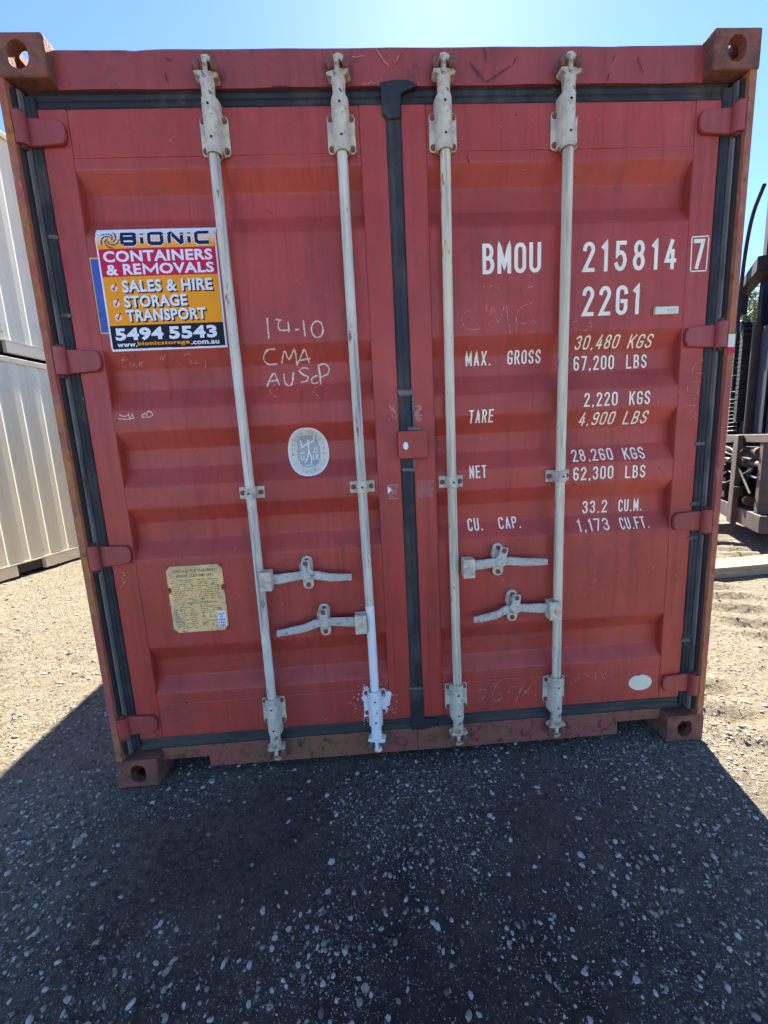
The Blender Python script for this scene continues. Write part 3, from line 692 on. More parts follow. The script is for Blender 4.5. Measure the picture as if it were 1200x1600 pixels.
WCHALK = [[[-1.0237,1.4635],[-1.0045,1.4574],[-0.9884,1.4656]],[[-1.0278,1.4511],[-0.9987,1.4467],[-0.9758,1.4501]],[[-0.9921,1.4658],[-0.9871,1.4492],[-0.979,1.4637],[-0.9738,1.4486]],[[-0.9311,1.4645],[-0.9438,1.4591],[-0.9433,1.4524],[-0.9314,1.4518]],[[-0.9245,1.4687],[-0.913,1.4711],[-0.9074,1.4574],[-0.9271,1.4509],[-0.9245,1.4687]]]
HDARK = [[[0.2589,2.5305],[0.2798,2.5075],[0.3115,2.4739]],[[0.315,2.4739],[0.358,2.4977],[0.3938,2.5174]],[[0.3054,2.5702],[0.3144,2.5522],[0.3121,2.5373]],[[-0.3867,2.4691],[-0.3288,2.4667]],[[0.4151,2.5425],[0.4009,2.5185]],[[0.7464,2.5448],[0.7397,2.5308]],[[0.8254,2.5393],[0.8355,2.5148],[0.8477,2.4932]],[[0.7302,2.4943],[0.7238,2.4728]],[[-0.7135,2.5484],[-0.6944,2.5425]],[[-0.7189,2.5078],[-0.7154,2.4843]]]
HWHITE = [[[-0.0434,2.5667],[-0.0209,2.534],[-0.0062,2.522]],[[0.0394,2.5632],[0.0135,2.5278]],[[-0.1237,2.5479],[-0.1066,2.5454],[-0.0961,2.5494],[-0.0809,2.5487]],[[-0.0937,2.472],[-0.08,2.4688],[-0.0656,2.4777],[-0.052,2.4716],[-0.0304,2.4834]]]
STONES = [(-0.853,-0.001,0.0367),(-0.517,-0.114,0.0199),(-1.233,-0.219,0.0337),(-1.226,-0.194,0.0237),(-0.341,-0.36,0.0248),(-0.341,-0.45,0.024),(-0.503,-0.209,0.0177),(-0.866,-0.431,0.0174),(-0.527,-0.488,0.0241),(-0.478,-0.556,0.0182),(-0.479,-0.58,0.018),(-0.737,-0.583,0.0215),(-0.743,-0.604,0.0267),(-0.598,-0.606,0.0182),(-0.531,-0.613,0.018),(-0.965,-0.641,0.0223),(-0.801,-0.667,0.0266),(-0.232,-0.679,0.022),(-0.378,-0.607,0.0139),(-0.811,-0.499,0.0168),(-0.511,-0.688,0.015),(-0.307,-0.604,0.0151),(-0.777,-0.232,0.0152),(-0.468,-0.443,0.0149),(-0.405,-0.621,0.0139),(-1.082,-0.264,0.0144),(-1.494,-0.144,0.022),(-1.223,-0.082,0.014),(-0.72,-0.636,0.0145),(-0.459,-0.669,0.0137),(-0.313,-0.73,0.0133),(-0.595,-0.708,0.0176),(-0.703,-0.697,0.018),(-0.483,-0.48,0.012),(-0.39,-0.496,0.0118),(-0.647,-0.494,0.0122),(-0.543,-0.53,0.0106),(-0.59,-0.476,0.0122),(-0.248,-0.659,0.0148),(-0.216,-0.688,0.0134),(0.21,-0.269,0.0246),(0.425,-0.165,0.0232),(0.419,-0.184,0.02),(0.451,-0.425,0.0242),(0.437,-0.452,0.0197),(0.67,-0.455,0.0207),(0.558,-0.441,0.0217),(0.489,-0.464,0.0184),(-0.031,-0.568,0.0216),(0.011,-0.555,0.0154),(0.422,-0.721,0.0232),(0.307,-0.697,0.0178),(0.216,-0.701,0.0162),(-0.027,-0.62,0.015),(0.291,-0.444,0.0151),(0.486,-0.538,0.0194),(0.279,-0.579,0.0157),(0.563,-0.601,0.0166),(0.032,-0.745,0.0156),(-0.18,-0.73,0.0168),(0.276,-0.777,0.0197),(0.506,-0.302,0.024),(0.675,-0.379,0.0167),(0.679,-0.425,0.0165),(0.369,-0.5,0.0123),(0.264,-0.302,0.0144),(0.31,-0.249,0.0133),(0.037,-0.57,0.0115),(0.165,-0.601,0.0128),(0.84,-0.474,0.02),(0.625,-0.543,0.0143),(0.292,-0.511,0.0134),(0.614,-0.465,0.0175),(0.663,-0.494,0.0161),(0.509,-0.491,0.0169),(-0.052,-0.247,0.0172),(-0.087,-0.464,0.0119),(-0.002,-0.482,0.0145),(0.927,-0.384,0.0194),(0.814,-0.367,0.0173),(0.722,-0.287,0.0221),(-0.128,-0.685,0.0134),(-0.151,-0.702,0.0145),(-0.002,-0.623,0.0112),(0.454,-0.745,0.0142),(0.615,-0.625,0.0139),(0.418,-0.689,0.0143),(0.459,-0.608,0.0135)]

# ------------------------------------------------------------------ stencilled lettering (own stroke alphabet), laid over the ribs
def AR(cx, cy, rx, ry, a0, a1, n=9):
    return [(cx + rx * math.cos(R_(a0 + (a1 - a0) * k / n)), cy + ry * math.sin(R_(a0 + (a1 - a0) * k / n))) for k in range(n + 1)]
Q = .2
GL = {
 '0': [AR(.5, 1 - Q, .5, Q, 180, 0) + AR(.5, Q, .5, Q, 0, -180) + [(0, 1 - Q)]],
 '1': [[(.22, .86), (.62, 1.0), (.62, 0)]],
 '2': [AR(.5, .78, .5, .22, 175, -25) + [(0, 0), (1, 0)]],
 '3': [AR(.48, .77, .46, .23, 165, -80) + AR(.48, .27, .5, .27, 78, -165)],
 '4': [[(1, .26), (0, .26), (.60, 1)], [(.74, .62), (.74, 0)]],
 '5': [[(.95, 1), (.12, 1), (.08, .54)] + AR(.46, .32, .54, .32, 115, -155, 11)],
 '6': [AR(.5, 1 - Q, .5, Q, 10, 180) + [(0, .3)] + AR(.5, .27, .5, .27, 180, 535, 16)],
 '7': [[(0, 1), (1, 1), (.72, .55), (.36, 0)]],
 '8': [AR(.5, .765, .43, .235, -90, 268, 16), AR(.5, .265, .5, .265, 90, 448, 16)],
 '9': [AR(.5, Q, .5, Q, 190, 360) + [(1, .7)] + AR(.5, .73, .5, .27, 0, 355, 16)],
 'B': [[(0, .5), (0, 1), (.45, 1)] + AR(.45, .76, .45, .24, 90, -90) + [(0.02, .52)], [(.48, .52)] + AR(.48, .26, .52, .26, 88, -90) + [(0, 0), (0, .5)]],
 'M': [[(0, 0), (0, 1), (.5, .2), (1, 1), (1, 0)]],
 'U': [[(0, 1), (0, Q)] + AR(.5, Q, .5, Q, 180, 360) + [(1, 1)]],
 'G': [AR(.5, 1 - Q, .5, Q, 0, 180) + AR(.5, Q, .5, Q, 180, 360) + [(1, .46), (.55, .46)]],
 'K': [[(0, 0), (0, 1)], [(.98, 1), (.06, .40)], [(.36, .60), (1, 0)]],
 'S': [AR(.5, .77, .48, .23, 10, 180) + [(.1, .62), (.9, .40)] + AR(.5, .24, .5, .24, 0, -170)],
 'L': [[(0, 1), (0, 0), (1, 0)]],
 'A': [[(0, 0), (.5, 1), (1, 0)], [(.2, .28), (.8, .28)]],
 'X': [[(0, 0), (1, 1)], [(0, 1), (.46, .54)], [(.54, .46), (1, 0)]],
 'R': [[(0, 0), (0, 1), (.5, 1)] + AR(.5, .75, .46, .25, 90, -90) + [(.08, .5)], [(.5, .46), (1, 0)]],
 'O': None, 'T': [[(0, 1), (1, 1)], [(.5, .94), (.5, 0)]],
 'E': [[(1, 1), (0, 1), (0, 0), (1, 0)], [(.08, .52), (.8, .52)]],
 'F': [[(1, 1), (0, 1), (0, 0)], [(.08, .52), (.8, .52)]],
 'N': [[(0, 0), (0, 1), (1, 0), (1, 1)]],
 'C': [AR(.5, 1 - Q, .5, Q, 5, 180) + AR(.5, Q, .5, Q, 180, 355)],
 'P': [[(0, 0), (0, 1), (.5, 1)] + AR(.5, .74, .48, .26, 90, -90) + [(.08, .48)]],
 'I': [[(.5, 1), (.5, 0)]], 'V': [[(0, 1), (.5, 0), (1, 1)]], 'H': [[(0, 0), (0, 1)], [(1, 0), (1, 1)], [(.1, .52), (.9, .52)]],
 '&': [[(1, 0), (.24, .66)] + AR(.46, .80, .25, .20, 195, -20, 8) + [(.16, .40)] + AR(.40, .22, .40, .22, 140, 345, 9)],
 ' ': [],
 '.': [[(.5, -.06), (.5, .06)]], ',': [[(.62, .08), (.38, -.12)]],
}
GL['O'] = GL['0']
ADV = {'1': .62, '.': .45, ',': .45, 'M': 1.15, 'I': .42, ' ': .38}

def strip(b, pts, w, off, sf=surf, step=.006, wvar=0):
    """mitred ribbon along pts (x,z) laid on the door surface"""
    pts = [q for i_, q in enumerate(pts) if i_ == 0 or math.hypot(q[0] - pts[i_ - 1][0], q[1] - pts[i_ - 1][1]) > 1e-5]
    rp = []
    for (x0, z0), (x1, z1) in zip(pts, pts[1:]):
        n = max(1, int(math.hypot(x1 - x0, z1 - z0) / step))
        for k in range(n): rp.append((x0 + (x1 - x0) * k / n, z0 + (z1 - z0) * k / n))
    rp.append(pts[-1])
    N = len(rp)
    if N < 2: return
    vs = []
    for i in range(N):
        dirs = []
        if i > 0: dirs.append(Vector((rp[i][0] - rp[i - 1][0], rp[i][1] - rp[i - 1][1])).normalized())
        if i < N - 1: dirs.append(Vector((rp[i + 1][0] - rp[i][0], rp[i + 1][1] - rp[i][1])).normalized())
        t = sum(dirs, Vector((0, 0)))
        if t.length < 1e-6: t = dirs[0]
        t.normalize(); nr = Vector((-t.y, t.x))
        k = 1 / max(.45, nr.dot(Vector((-dirs[0].y, dirs[0].x))))
        ww = w / 2 * (1 + wvar * (rng.random() - .5)) * k
        for s in (1, -1):
            x = rp[i][0] + nr.x * ww * s; z = rp[i][1] + nr.y * ww * s
            vs.append((x, sf(x, z) - off, z))
    b.add(vs, [(2 * i, 2 * i + 1, 2 * i + 3, 2 * i + 2) for i in range(N - 1)])

def stencil(text, x0, x1, z0, z1, parent, gap=.24, th=.135, mat='mark', off=.0012, dx=0, dz=0):
    x0 += dx; x1 += dx; z0 += dz; z1 += dz
    H = z1 - z0; t = H * th
    adv = [ADV.get(c, 1.0) for c in text]
    W = (x1 - x0) / (sum(adv) + gap * (len(text) - 1))
    b = MB(); x = x0; k = 0
    for c, a in zip(text, adv):
        gw = W * a
        for s in GL[c]:
            u0, u1 = x + t / 2, x + gw - t / 2
            if c == '1': u0, u1 = x + gw * .1, x + gw
            if c == 'I': u0, u1 = x, x + gw
            if c in '.,': u0, u1 = x, x + gw
            pts = [(u0 + (u1 - u0) * q[0], z0 + t / 2 + (H - t) * q[1]) for q in s]
            if c in '.,': pts = [(u0 + (u1 - u0) * q[0], z0 + H * .06 + H * q[1]) for q in s]
            if c not in '.,' and math.hypot(pts[0][0] - pts[-1][0], pts[0][1] - pts[-1][1]) > t * .7:
                for e, nb in ((0, 1), (-1, -2)):
                    v_ = Vector((pts[e][0] - pts[nb][0], pts[e][1] - pts[nb][1]))
                    if v_.length > 1e-6: v_ = v_.normalized() * (t * .48); pts[e] = (pts[e][0] + v_.x, pts[e][1] + v_.y)
            strip(b, pts, t, off + .00012 * (k % 4)); k += 1
        x += gw + W * gap
    return b.build('lettering', mat, parent, fix=False)

stencil('BMOU', .2978, .5087, 1.8895, 1.9894, door_r, .26)
stencil('215814', .6607, 1.0064, 1.8856, 1.9855, door_r, .52)
stencil('22G1', .6628, .8780, 1.7368, 1.8377, door_r, .42)
stencil('7', 1.0665, 1.1085, 1.883, 1.983, door_r)
b = MB()
for s in ([(1.0585, 1.9895), (1.121, 1.9915)], [(1.121, 1.988), (1.1195, 1.8785)], [(1.120, 1.8765), (1.0605, 1.8755)], [(1.0605, 1.879), (1.0585, 1.9865)]): strip(b, s, .0042, .0016)
b.build('lettering', 'mark', door_r, fix=False)
for t, a, c, z0, z1 in (('30,480', .6512, .8197, 1.6271, 1.6724), ('KGS', .8587, .9500, 1.6250, 1.6697), ('67,200', .6541, .8139, 1.5532, 1.6053), ('LBS', .8616, .9423, 1.5530, 1.6030),
        ('MAX.', .2400, .3360, 1.5859, 1.6362), ('GROSS', .3992, .5257, 1.5854, 1.6346), ('2,220', .6796, .8110, 1.4148, 1.4656), ('KGS', .8566, .9383, 1.4143, 1.4638),
        ('4,900', .6742, .8135, 1.3464, 1.3941), ('LBS', .8524, .9459, 1.3436, 1.3912), ('TARE', .2414, .3348, 1.3748, 1.4227), ('28,260', .6469, .8106, 1.2099, 1.2559),
        ('KGS', .8526, .9372, 1.2080, 1.2537), ('62,300', .6457, .8062, 1.1373, 1.1886), ('LBS', .8541, .9347, 1.1353, 1.1848), ('NET', .2388, .3050, 1.1677, 1.2160),
        ('33.2', .7054, .8085, .9984, 1.0493), ('CU.M.', .8554, .9532, .9972, 1.0466), ('CU.', .2362, .2962, .9583, 1.0062), ('CAP.', .3608, .4505, .9589, 1.0036),
        ('1,173', .6746, .8051, .9315, .9772), ('CU.FT.', .8504, .9678, .9309, .9749)):
    stencil(t, a, c, z0, z1, door_r, .34, .125)

def smooth(pts, n=5):
    if len(pts) < 3: return pts
    P_ = [Vector(q) for q in pts]; P_ = [P_[0] * 2 - P_[1]] + P_ + [P_[-1] * 2 - P_[-2]]; out = []
    for i_ in range(1, len(P_) - 2):
        a_, b_, c_, d_ = P_[i_ - 1:i_ + 3]
        for k in range(n):
            t = k / n; out.append(tuple(.5 * (2 * b_ + (c_ - a_) * t + (2 * a_ - 5 * b_ + 4 * c_ - d_) * t * t + (3 * b_ - a_ - 3 * c_ + d_) * t ** 3)))
    return out + [tuple(pts[-1])]
# chalk and scratches
for name, L_, w, mt, door, sf in (('chalk_writing', CHALK, .0052, 'chalk', door_l, surf), ('chalk_scribble', FAINT, .0028, 'faint', door_r, surf), ('chalk_scribble', WCHALK, .003, 'chalk', door_l, surf)):
    b = MB()
    for k, s in enumerate(L_): strip(b, smooth([tuple(q) for q in s]), w, .0008 + .0001 * (k % 7), sf, .004, .9)
    b.build(name, mt, door, fix=False)['kind'] = 'stuff'
for L_, w, mt in ((HDARK, .003, 'scratch'), (HWHITE, .003, 'scratch_light')):
    b = MB()
    for k, s in enumerate(L_): strip(b, [tuple(q) for q in s], w, .0030 + .0001 * k, lambda x, z: .041, .01, .9)
    b.build('scratch', mt, box_, fix=False)['kind'] = 'stuff'
# scattered nicks and dings
for mt, n_, door, rx in (('scratch_light', 46, door_l, (-1.03, -.12)), ('scratch_light', 46, door_r, (.12, 1.03)), ('scratch', 22, door_l, (-1.03, -.12)), ('scratch', 22, door_r, (.12, 1.03))):
    b = MB()
    for k in range(n_):
        x = rng.uniform(*rx); z = rng.choice((rng.uniform(.2, 2.4), rng.uniform(.2, .9)))
        if -1.03 < x < -.60 and z > 1.66: continue
        a = rng.uniform(0, 6.28); ln = rng.choice((.004, .006, .012, .03))
        strip(b, [(x, z), (x + ln * math.cos(a) * .5 + .002, z + ln * .5 * math.sin(a)), (x + ln * math.cos(a), z + ln * math.sin(a) * .8)], rng.uniform(.0012, .0028), .0011, surf, .01, .9)
    b.build('scratch', mt, door, fix=False)['kind'] = 'stuff'

# rust chips along the folds, the panel seams and the lower rails
rc = random.Random(21)
for door, sg in ((door_l, -1), (door_r, 1)):
    b = MB()
    for k in range(58):
        m_ = k % 4
        x = sg * rc.uniform(.13, 1.03)
        if m_ == 0: z = rc.choice([q[0] for q in CORR if q[1] == 0 and q[0] < 1.3]) + rc.uniform(-.004, .004)
        elif m_ == 1: z = rc.uniform(.19, .36)
        elif m_ == 2: x = sg * rc.choice((rc.uniform(1.034, 1.043), rc.uniform(1.05, 1.13))); z = rc.uniform(.2, 1.6)
        else: z = rc.choice((.325, .328, .186)) + rc.uniform(-.003, .003)
        r_ = rc.uniform(.0010, .0034); st_ = rc.uniform(1, 3.5); n_ = 9
        b.add([(x + r_ * st_ * rc.uniform(.5, 1.3) * math.cos(q * 6.283 / n_), 0, z + r_ * rc.uniform(.5, 1.3) * math.sin(q * 6.283 / n_)) for q in range(n_)], [tuple(range(n_))])
        b.v[-n_:] = [(x_, surf(x_, z_) - .0011 - .0001 * (k % 3), z_) for x_, _, z_ in b.v[-n_:]]
    b.build('rust_chips', 'chip', door, fix=False)['kind'] = 'stuff'
# inspection dot matrix beside the lock plate
for (x0, x1, z0, z1, nx_, nz_, keep) in ((-.072, -.034, 1.108, 1.168, 5, 7, .7), (.040, .102, 1.108, 1.176, 7, 8, .8), (.036, .064, 1.392, 1.452, 5, 9, .7), (-.058, -.030, 1.405, 1.455, 5, 8, .35)):
    b = MB()
    for i_ in range(nx_):
        for j_ in range(nz_):
            if rng.random() > keep: continue
            x = x0 + (x1 - x0) * (i_ + .5 * (j_ % 2)) / nx_; z = z0 + (z1 - z0) * j_ / nz_
            strip(b, [(x - .0008, z - .0016), (x + .0010, z + .0020)], .0015, .0009, surf, .02)
    b.build('inspection_dots', 's_white', door_l if x0 < 0 else door_r, fix=False)['kind'] = 'stuff'
MB().add([(-.0765, D - .0012, 1.156), (-.0765, D - .0012, 1.127), (-.060, D - .0012, 1.141)], [(0, 1, 2)]).build('inspection_mark', 's_white', door_l, fix=False)

# ------------------------------------------------------------------ stickers
def decal(x0, x1, z0, z1, off, name, mat, parent, nx_=4, nz_=24, poly=None):
    b = MB(); n = nx_ + 1
    vs = [(x0 + (x1 - x0) * i_ / nx_, 0, z0 + (z1 - z0) * j_ / nz_) for j_ in range(nz_ + 1) for i_ in range(n)]
    vs = [(x, surf(x, z) - off, z) for x, _, z in vs]
    b.add(vs, [(j_ * n + i_, j_ * n + i_ + 1, (j_ + 1) * n + i_ + 1, (j_ + 1) * n + i_) for j_ in range(nz_) for i_ in range(nx_)])
    return b.build(name, mat, parent, fix=False)

def font_mesh(text, bold, shear=0.0):
    cu = bpy.data.curves.new('txt', 'FONT'); cu.body = text; cu.offset = bold; cu.shear = shear; cu.resolution_u = 3
    cu.space_character = 1.0 + bold * 2.2
    o = bpy.data.objects.new('txt', cu); COL.objects.link(o)
    dg = bpy.context.evaluated_depsgraph_get()
    me = bpy.data.meshes.new_from_object(o.evaluated_get(dg))
    v = [tuple(q.co[:2]) for q in me.vertices]; f = [tuple(p_.vertices) for p_ in me.polygons]
    bpy.data.objects.remove(o); bpy.data.meshes.remove(me)
    return v, f
def text_fit(text, x0, x1, z0, z1, off, mat, parent, bold=.03, dx=0, dz=0, sf=surf, name='lettering', shear=0, rot=0):
    v, f = font_mesh(text, bold, shear)
    a = np.array(v); lo = a.min(0); hi = a.max(0)
    if x1 is None: x1 = x0 + (hi[0] - lo[0]) * (z1 - z0) / (hi[1] - lo[1])
    b = MB(); vs = []
    for q in v:
        x = x0 + (q[0] - lo[0]) / (hi[0] - lo[0]) * (x1 - x0) + dx; z = z0 + (q[1] - lo[1]) / (hi[1] - lo[1]) * (z1 - z0) + dz
        vs.append((x, sf(x, z) - off, z))
    b.add(vs, f)
    return b.build(name, mat, parent, fix=False)

SX0, SX1, SZ0, SZ1 = -1.0155, -.618, 1.679, 2.072
S = lambda s: SX0 + (SX1 - SX0) * s
T = lambda t: SZ1 - (SZ1 - SZ0) * t
stk = decal(SX0, SX1, SZ0, SZ1, .0014, 'advertising_sticker', 's_white', box_)
stk['label'] = 'orange, red and black advertising sticker on the left door'
decal(S(.008), S(.992), T(.168), T(.008), .0019, 'colour_band', 's_fade', stk, 4, 8)
decal(S(.014), S(.986), T(.39), T(.168), .0019, 'colour_band', 's_red', stk, 4, 8)
decal(S(.014), S(.986), T(.787), T(.39), .0019, 'colour_band', 's_orange', stk, 4, 8)
decal(S(.014), S(.986), T(.982), T(.787), .0019, 'colour_band', 's_black', stk, 4, 8)
# logo word in squared strokes
def logo():
    z0, z1 = T(.150), T(.036); H = z1 - z0
    for off, w, mt, grow in ((.0023, .0165, 's_white', 0), (.0028, .0115, 's_navy', 0)):
        b = MB(); x = S(.205); k = 0
        tot = S(.955) - x
        gl = [('B', 1.12, [[(0, 0), (0, 1), (.86, 1), (1, .88), (1, .62), (.88, .52), (.12, .52)], [(.88, .46), (1, .36), (1, .12), (.88, 0), (.12, 0)]]),
              ('i', .22, [[(.5, 0), (.5, .58)], [(.5, .86), (.5, 1.0)]]),
              ('O', 1.12, [[(.12, 0), (0, .12), (0, .88), (.12, 1), (.88, 1), (1, .88), (1, .12), (.88, 0), (.12, 0)]]),
              ('N', 1.12, [[(0, 0), (0, .9), (.12, 1), (.88, .02), (1, .1), (1, 1)]]),
              ('i', .22, [[(.5, 0), (.5, .58)], [(.5, .86), (.5, 1.0)]]),
              ('C', 1.12, [[(1, 1), (.14, 1), (0, .86), (0, .14), (.14, 0), (1, 0)]])]
        un = tot / (sum(g_[1] for g_ in gl) + .27 * 5)
        for nm, wd, ss in gl:
            for s in ss:
                t_ = .0115
                pts = [(x + t_ / 2 + (wd * un - t_) * q[0], z0 + t_ / 2 + (H - t_) * q[1]) for q in s]
                strip(b, pts, w, off + .00012 * (k % 3), surf, .01); k += 1
            x += wd * un + .27 * un
        b.build('lettering', mt, stk, fix=False)
    # swirl mark
    b = MB(); cx, cz = S(.118), T(.098)
    for k in range(5):
        a0 = k * 1.26
        pts = [(cx + (.006 + .0045 * q) * math.cos(a0 + q * .42) * 1.0, cz + (.006 + .0036 * q) * math.sin(a0 + q * .42)) for q in range(7)]
        strip(b, pts, .0034, .0024 + .0001 * k, surf, .004, .6)
    b.build('swirl_mark', 's_navy', stk, fix=False)
    b = MB()
    for k in range(3):
        a0 = k * 2.1 + .6
        strip(b, [(cx + (.004 + .003 * q) * math.cos(a0 + q * .4), cz + (.004 + .003 * q) * math.sin(a0 + q * .4)) for q in range(5)], .003, .0031, surf, .004)
    b.build('swirl_mark', 's_orange', stk, fix=False)
logo()
BB = .034
text_fit('CONTAINERS', S(.045), S(.955), T(.275), T(.185), .0024, 's_white', stk, BB)
text_fit('&', S(.055), S(.155), T(.378), T(.293), .0024, 's_white', stk, BB)
text_fit('RE', S(.195), S(.345), T(.377), T(.29), .0024, 's_white', stk, BB)
stencil('M', S(.360), S(.490), T(.377), T(.291), stk, .1, .22, 's_white', .0023)
text_fit('OVALS', S(.500), S(.958), T(.377), T(.29), .0024, 's_white', stk, BB)
for tx, s0, s1, t1, t0 in (('SALES & HIRE', .165, .93, .52, .42), ('STORAGE', .165, .70, .643, .545), ('TRANSPORT', .165, .85, .758, .66)):
    text_fit(tx, S(s0), S(s1), T(t1), T(t0), .0023, 's_black', stk, BB + .012, .0040, -.0040)
    text_fit(tx, S(s0), S(s1), T(t1), T(t0), .0028, 's_white', stk, BB)
    cz = (T(t1) + T(t0)) / 2 - .004; cx = S(.098)
    b = MB(); b.add([(cx + .011 * math.cos(a_ * .393), D + .002 + dent(cx, cz) - .0024, cz + .011 * math.sin(a_ * .393)) for a_ in range(16)], [tuple(range(16))]); b.build('tick_disc', 's_white', stk, fix=False)
    b = MB(); strip(b, [(cx - .006, cz + .001), (cx - .001, cz - .006), (cx + .009, cz + .015)], .0045, .0030, surf, .01); b.build('tick', 's_red', stk, fix=False)
text_fit('5494', S(.05), S(.462), T(.915), T(.808), .0024, 's_white', stk, .045)
text_fit('5543', S(.510), S(.925), T(.915), T(.808), .0024, 's_white', stk, .045)
text_fit('www.', S(.055), S(.225), T(.968), T(.937), .0024, 's_white', stk, .03)
text_fit('bionicstorage', S(.23), S(.68), T(.968), T(.925), .0024, 's_orange', stk, .03)
text_fit('.com.au', S(.69), S(.935), T(.968), T(.937), .0024, 's_white', stk, .03)

bl = decal(-1.0445, -.84, 1.738, 1.981, .0004, 'old_blue_sticker', 's_yellow', box_, 3, 6)
decal(-1.0415, -.85, 1.742, 1.977, .0009, 'blue_field', 's_blue', bl, 3, 6)
b = MB()
for cz, r in ((1.88, .012), (1.845, .010)):
    b.add([(-1.018 + r * (.8 + .4 * rr.random()) * math.cos(k * .628), D - .0006 + .002, cz + r * (.8 + .4 * rr.random()) * math.sin(k * .628)) for k in range(10)], [tuple(range(10))])
b.build('white_star', 's_white', bl, fix=False)

# oval pale sticker and small raised label
def oval_decal(cx, cz, a, c, off, name, mat, parent, tilt=0, rings=6, n=40, p=2.0):
    b = MB(); vs = []
    for r in range(rings + 1):
        for k in range(n):
            t = 2 * math.pi * k / n; q = r / rings
            ex = math.copysign(abs(math.cos(t)) ** (2 / p), math.cos(t)) * a * q; ez = math.copysign(abs(math.sin(t)) ** (2 / p), math.sin(t)) * c * q
            x = cx + ex * math.cos(tilt) - ez * math.sin(tilt); z = cz + ex * math.sin(tilt) + ez * math.cos(tilt)
            vs.append((x, surf(x, z) - off, z))
    b.add(vs, [(r * n + k, r * n + (k + 1) % n, (r + 1) * n + (k + 1) % n, (r + 1) * n + k) for r in range(1, rings) for k in range(n)] + [tuple(n + k for k in range(n))])
    return b.build(name, mat, parent, fix=False)
oval_decal(.9597, .2600, .051, .036, .0012, 'oval_sticker', 's_cream', box_, -.05)
lb = MB(); lb.box(.931, 1.019, .034, .0465, 1.731, 1.757); lbo = lb.build('raised_label', 's_cream', box_, .0015, 1)
text_fit('1012-38', .975, 1.005, 1.741, 1.747, D - .0335, 'plate_text', lbo, .0, sf=lambda x, z: D)

# class emblem
em = oval_decal(-.368, 1.299, .077, .0895, .0013, 'class_emblem', 's_white', box_, .03, 8, 48, 2.25)
oval_decal(-.368, 1.299, .0725, .085, .0018, 'emblem_ring', 'e_ring', em, .03, 8, 48, 2.25)
oval_decal(-.368, 1.302, .044, .060, .0023, 'emblem_field', 'e_grey', em, .03, 8, 40, 2.5)
def arc_text(txt, cx, cz, rx, rz, a0, a1, h, parent, mat, flip=False):
    n = len(txt)
    for k, ch in enumerate(txt):
        if ch == ' ': continue
        a = R_(a0 + (a1 - a0) * k / (n - 1)); v, f = font_mesh(ch, .02)
        ar = np.array(v); w = (ar[:, 0].max() - ar[:, 0].min()); ar[:, 0] -= (ar[:, 0].max() + ar[:, 0].min()) / 2; ar[:, 1] -= .35
        ar *= h / .7
        th = a - math.pi / 2 + (math.pi if flip else 0); b = MB(); vs = []
        for q in ar:
            x = cx + rx * math.cos(a) + q[0] * math.cos(th) - q[1] * math.sin(th); z = cz + rz * math.sin(a) + q[0] * math.sin(th) + q[1] * math.cos(th)
            vs.append((x, surf(x, z) - .0026, z))
        b.add(vs, f); b.build('emblem_letter', mat, parent, fix=False)
arc_text('BUREAU VERITAS', -.368, 1.299, .058, .072, 185, -5, .013, em, 'e_text')
arc_text('1828', -.368, 1.299, .056, .073, 247, 293, .012, em, 'e_text', True)
b = MB()
for k, s in enumerate(([(-.366, 1.335), (-.367, 1.300)], [(-.366, 1.332), (-.392, 1.318), (-.396, 1.345)], [(-.366, 1.332), (-.345, 1.340), (-.343, 1.358)], [(-.367, 1.300), (-.376, 1.272), (-.384, 1.258)], [(-.367, 1.300), (-.358, 1.278), (-.360, 1.255)],
        [(-.402, 1.296), (-.381, 1.297)], [(-.354, 1.297), (-.332, 1.298)], [(-.398, 1.288), (-.397, 1.272), (-.388, 1.270), (-.386, 1.288)], [(-.351, 1.270), (-.351, 1.288)], [(-.340, 1.268), (-.340, 1.290), (-.332, 1.286), (-.338, 1.279), (-.331, 1.268)], [(-.345, 1.303), (-.342, 1.316)], [(-.336, 1.303), (-.336, 1.316)], [(-.382, 1.250), (-.352, 1.250)])):
    strip(b, s, .0048 if k < 5 else .0034, .0028 + .0001 * (k % 4), surf, .008)
b.add([(-.366 + .006 * math.cos(k * .7854), surf(-.366, 1.342) - .003, 1.343 + .006 * math.sin(k * .7854)) for k in range(8)], [tuple(range(8))])
b.build('emblem_figure', 's_white', em, fix=False)

# data plate
pl = MB(); x0, x1, z0, z1 = -.937, -.727, .627, .894
poly = [(x0 + .014, z1), (x0, z1 - .018)] + [(x0 + .013 * math.sin(R_(a)), (z0 + z1) / 2 + .04 + .013 * math.cos(R_(a))) for a in range(0, 181, 30)] + [(x0, z0 + .018), (x0 + .018, z0), (x1 - .018, z0), (x1, z0 + .018)] + \
       [(x1 - .013 * math.sin(R_(a)), (z0 + z1) / 2 + .04 - .013 * math.cos(R_(a))) for a in range(0, 181, 30)] + [(x1, z1 - .018), (x1 - .018, z1)]
pl.prism(poly, 'y', D - .0035, D + .004); plo = pl.build('data_plate', 'plate', box_)
PS = lambda x, z: D - .0035
text_fit('APPROVED FOR TRANSPORT', x0 + .024, x1 - .024, .868, .880, .0005, 'plate_text', plo, .01, sf=PS)
text_fit('UNDER CUSTOMS SEAL', x0 + .036, x1 - .034, .850, .861, .0005, 'plate_text', plo, .01, sf=PS)
text_fit('CSC SAFETY APPROVAL', x0 + .036, x1 - .030, .742, .750, .0005, 'plate_text', plo, .01, sf=PS)
b = MB(); rr2 = random.Random(9)
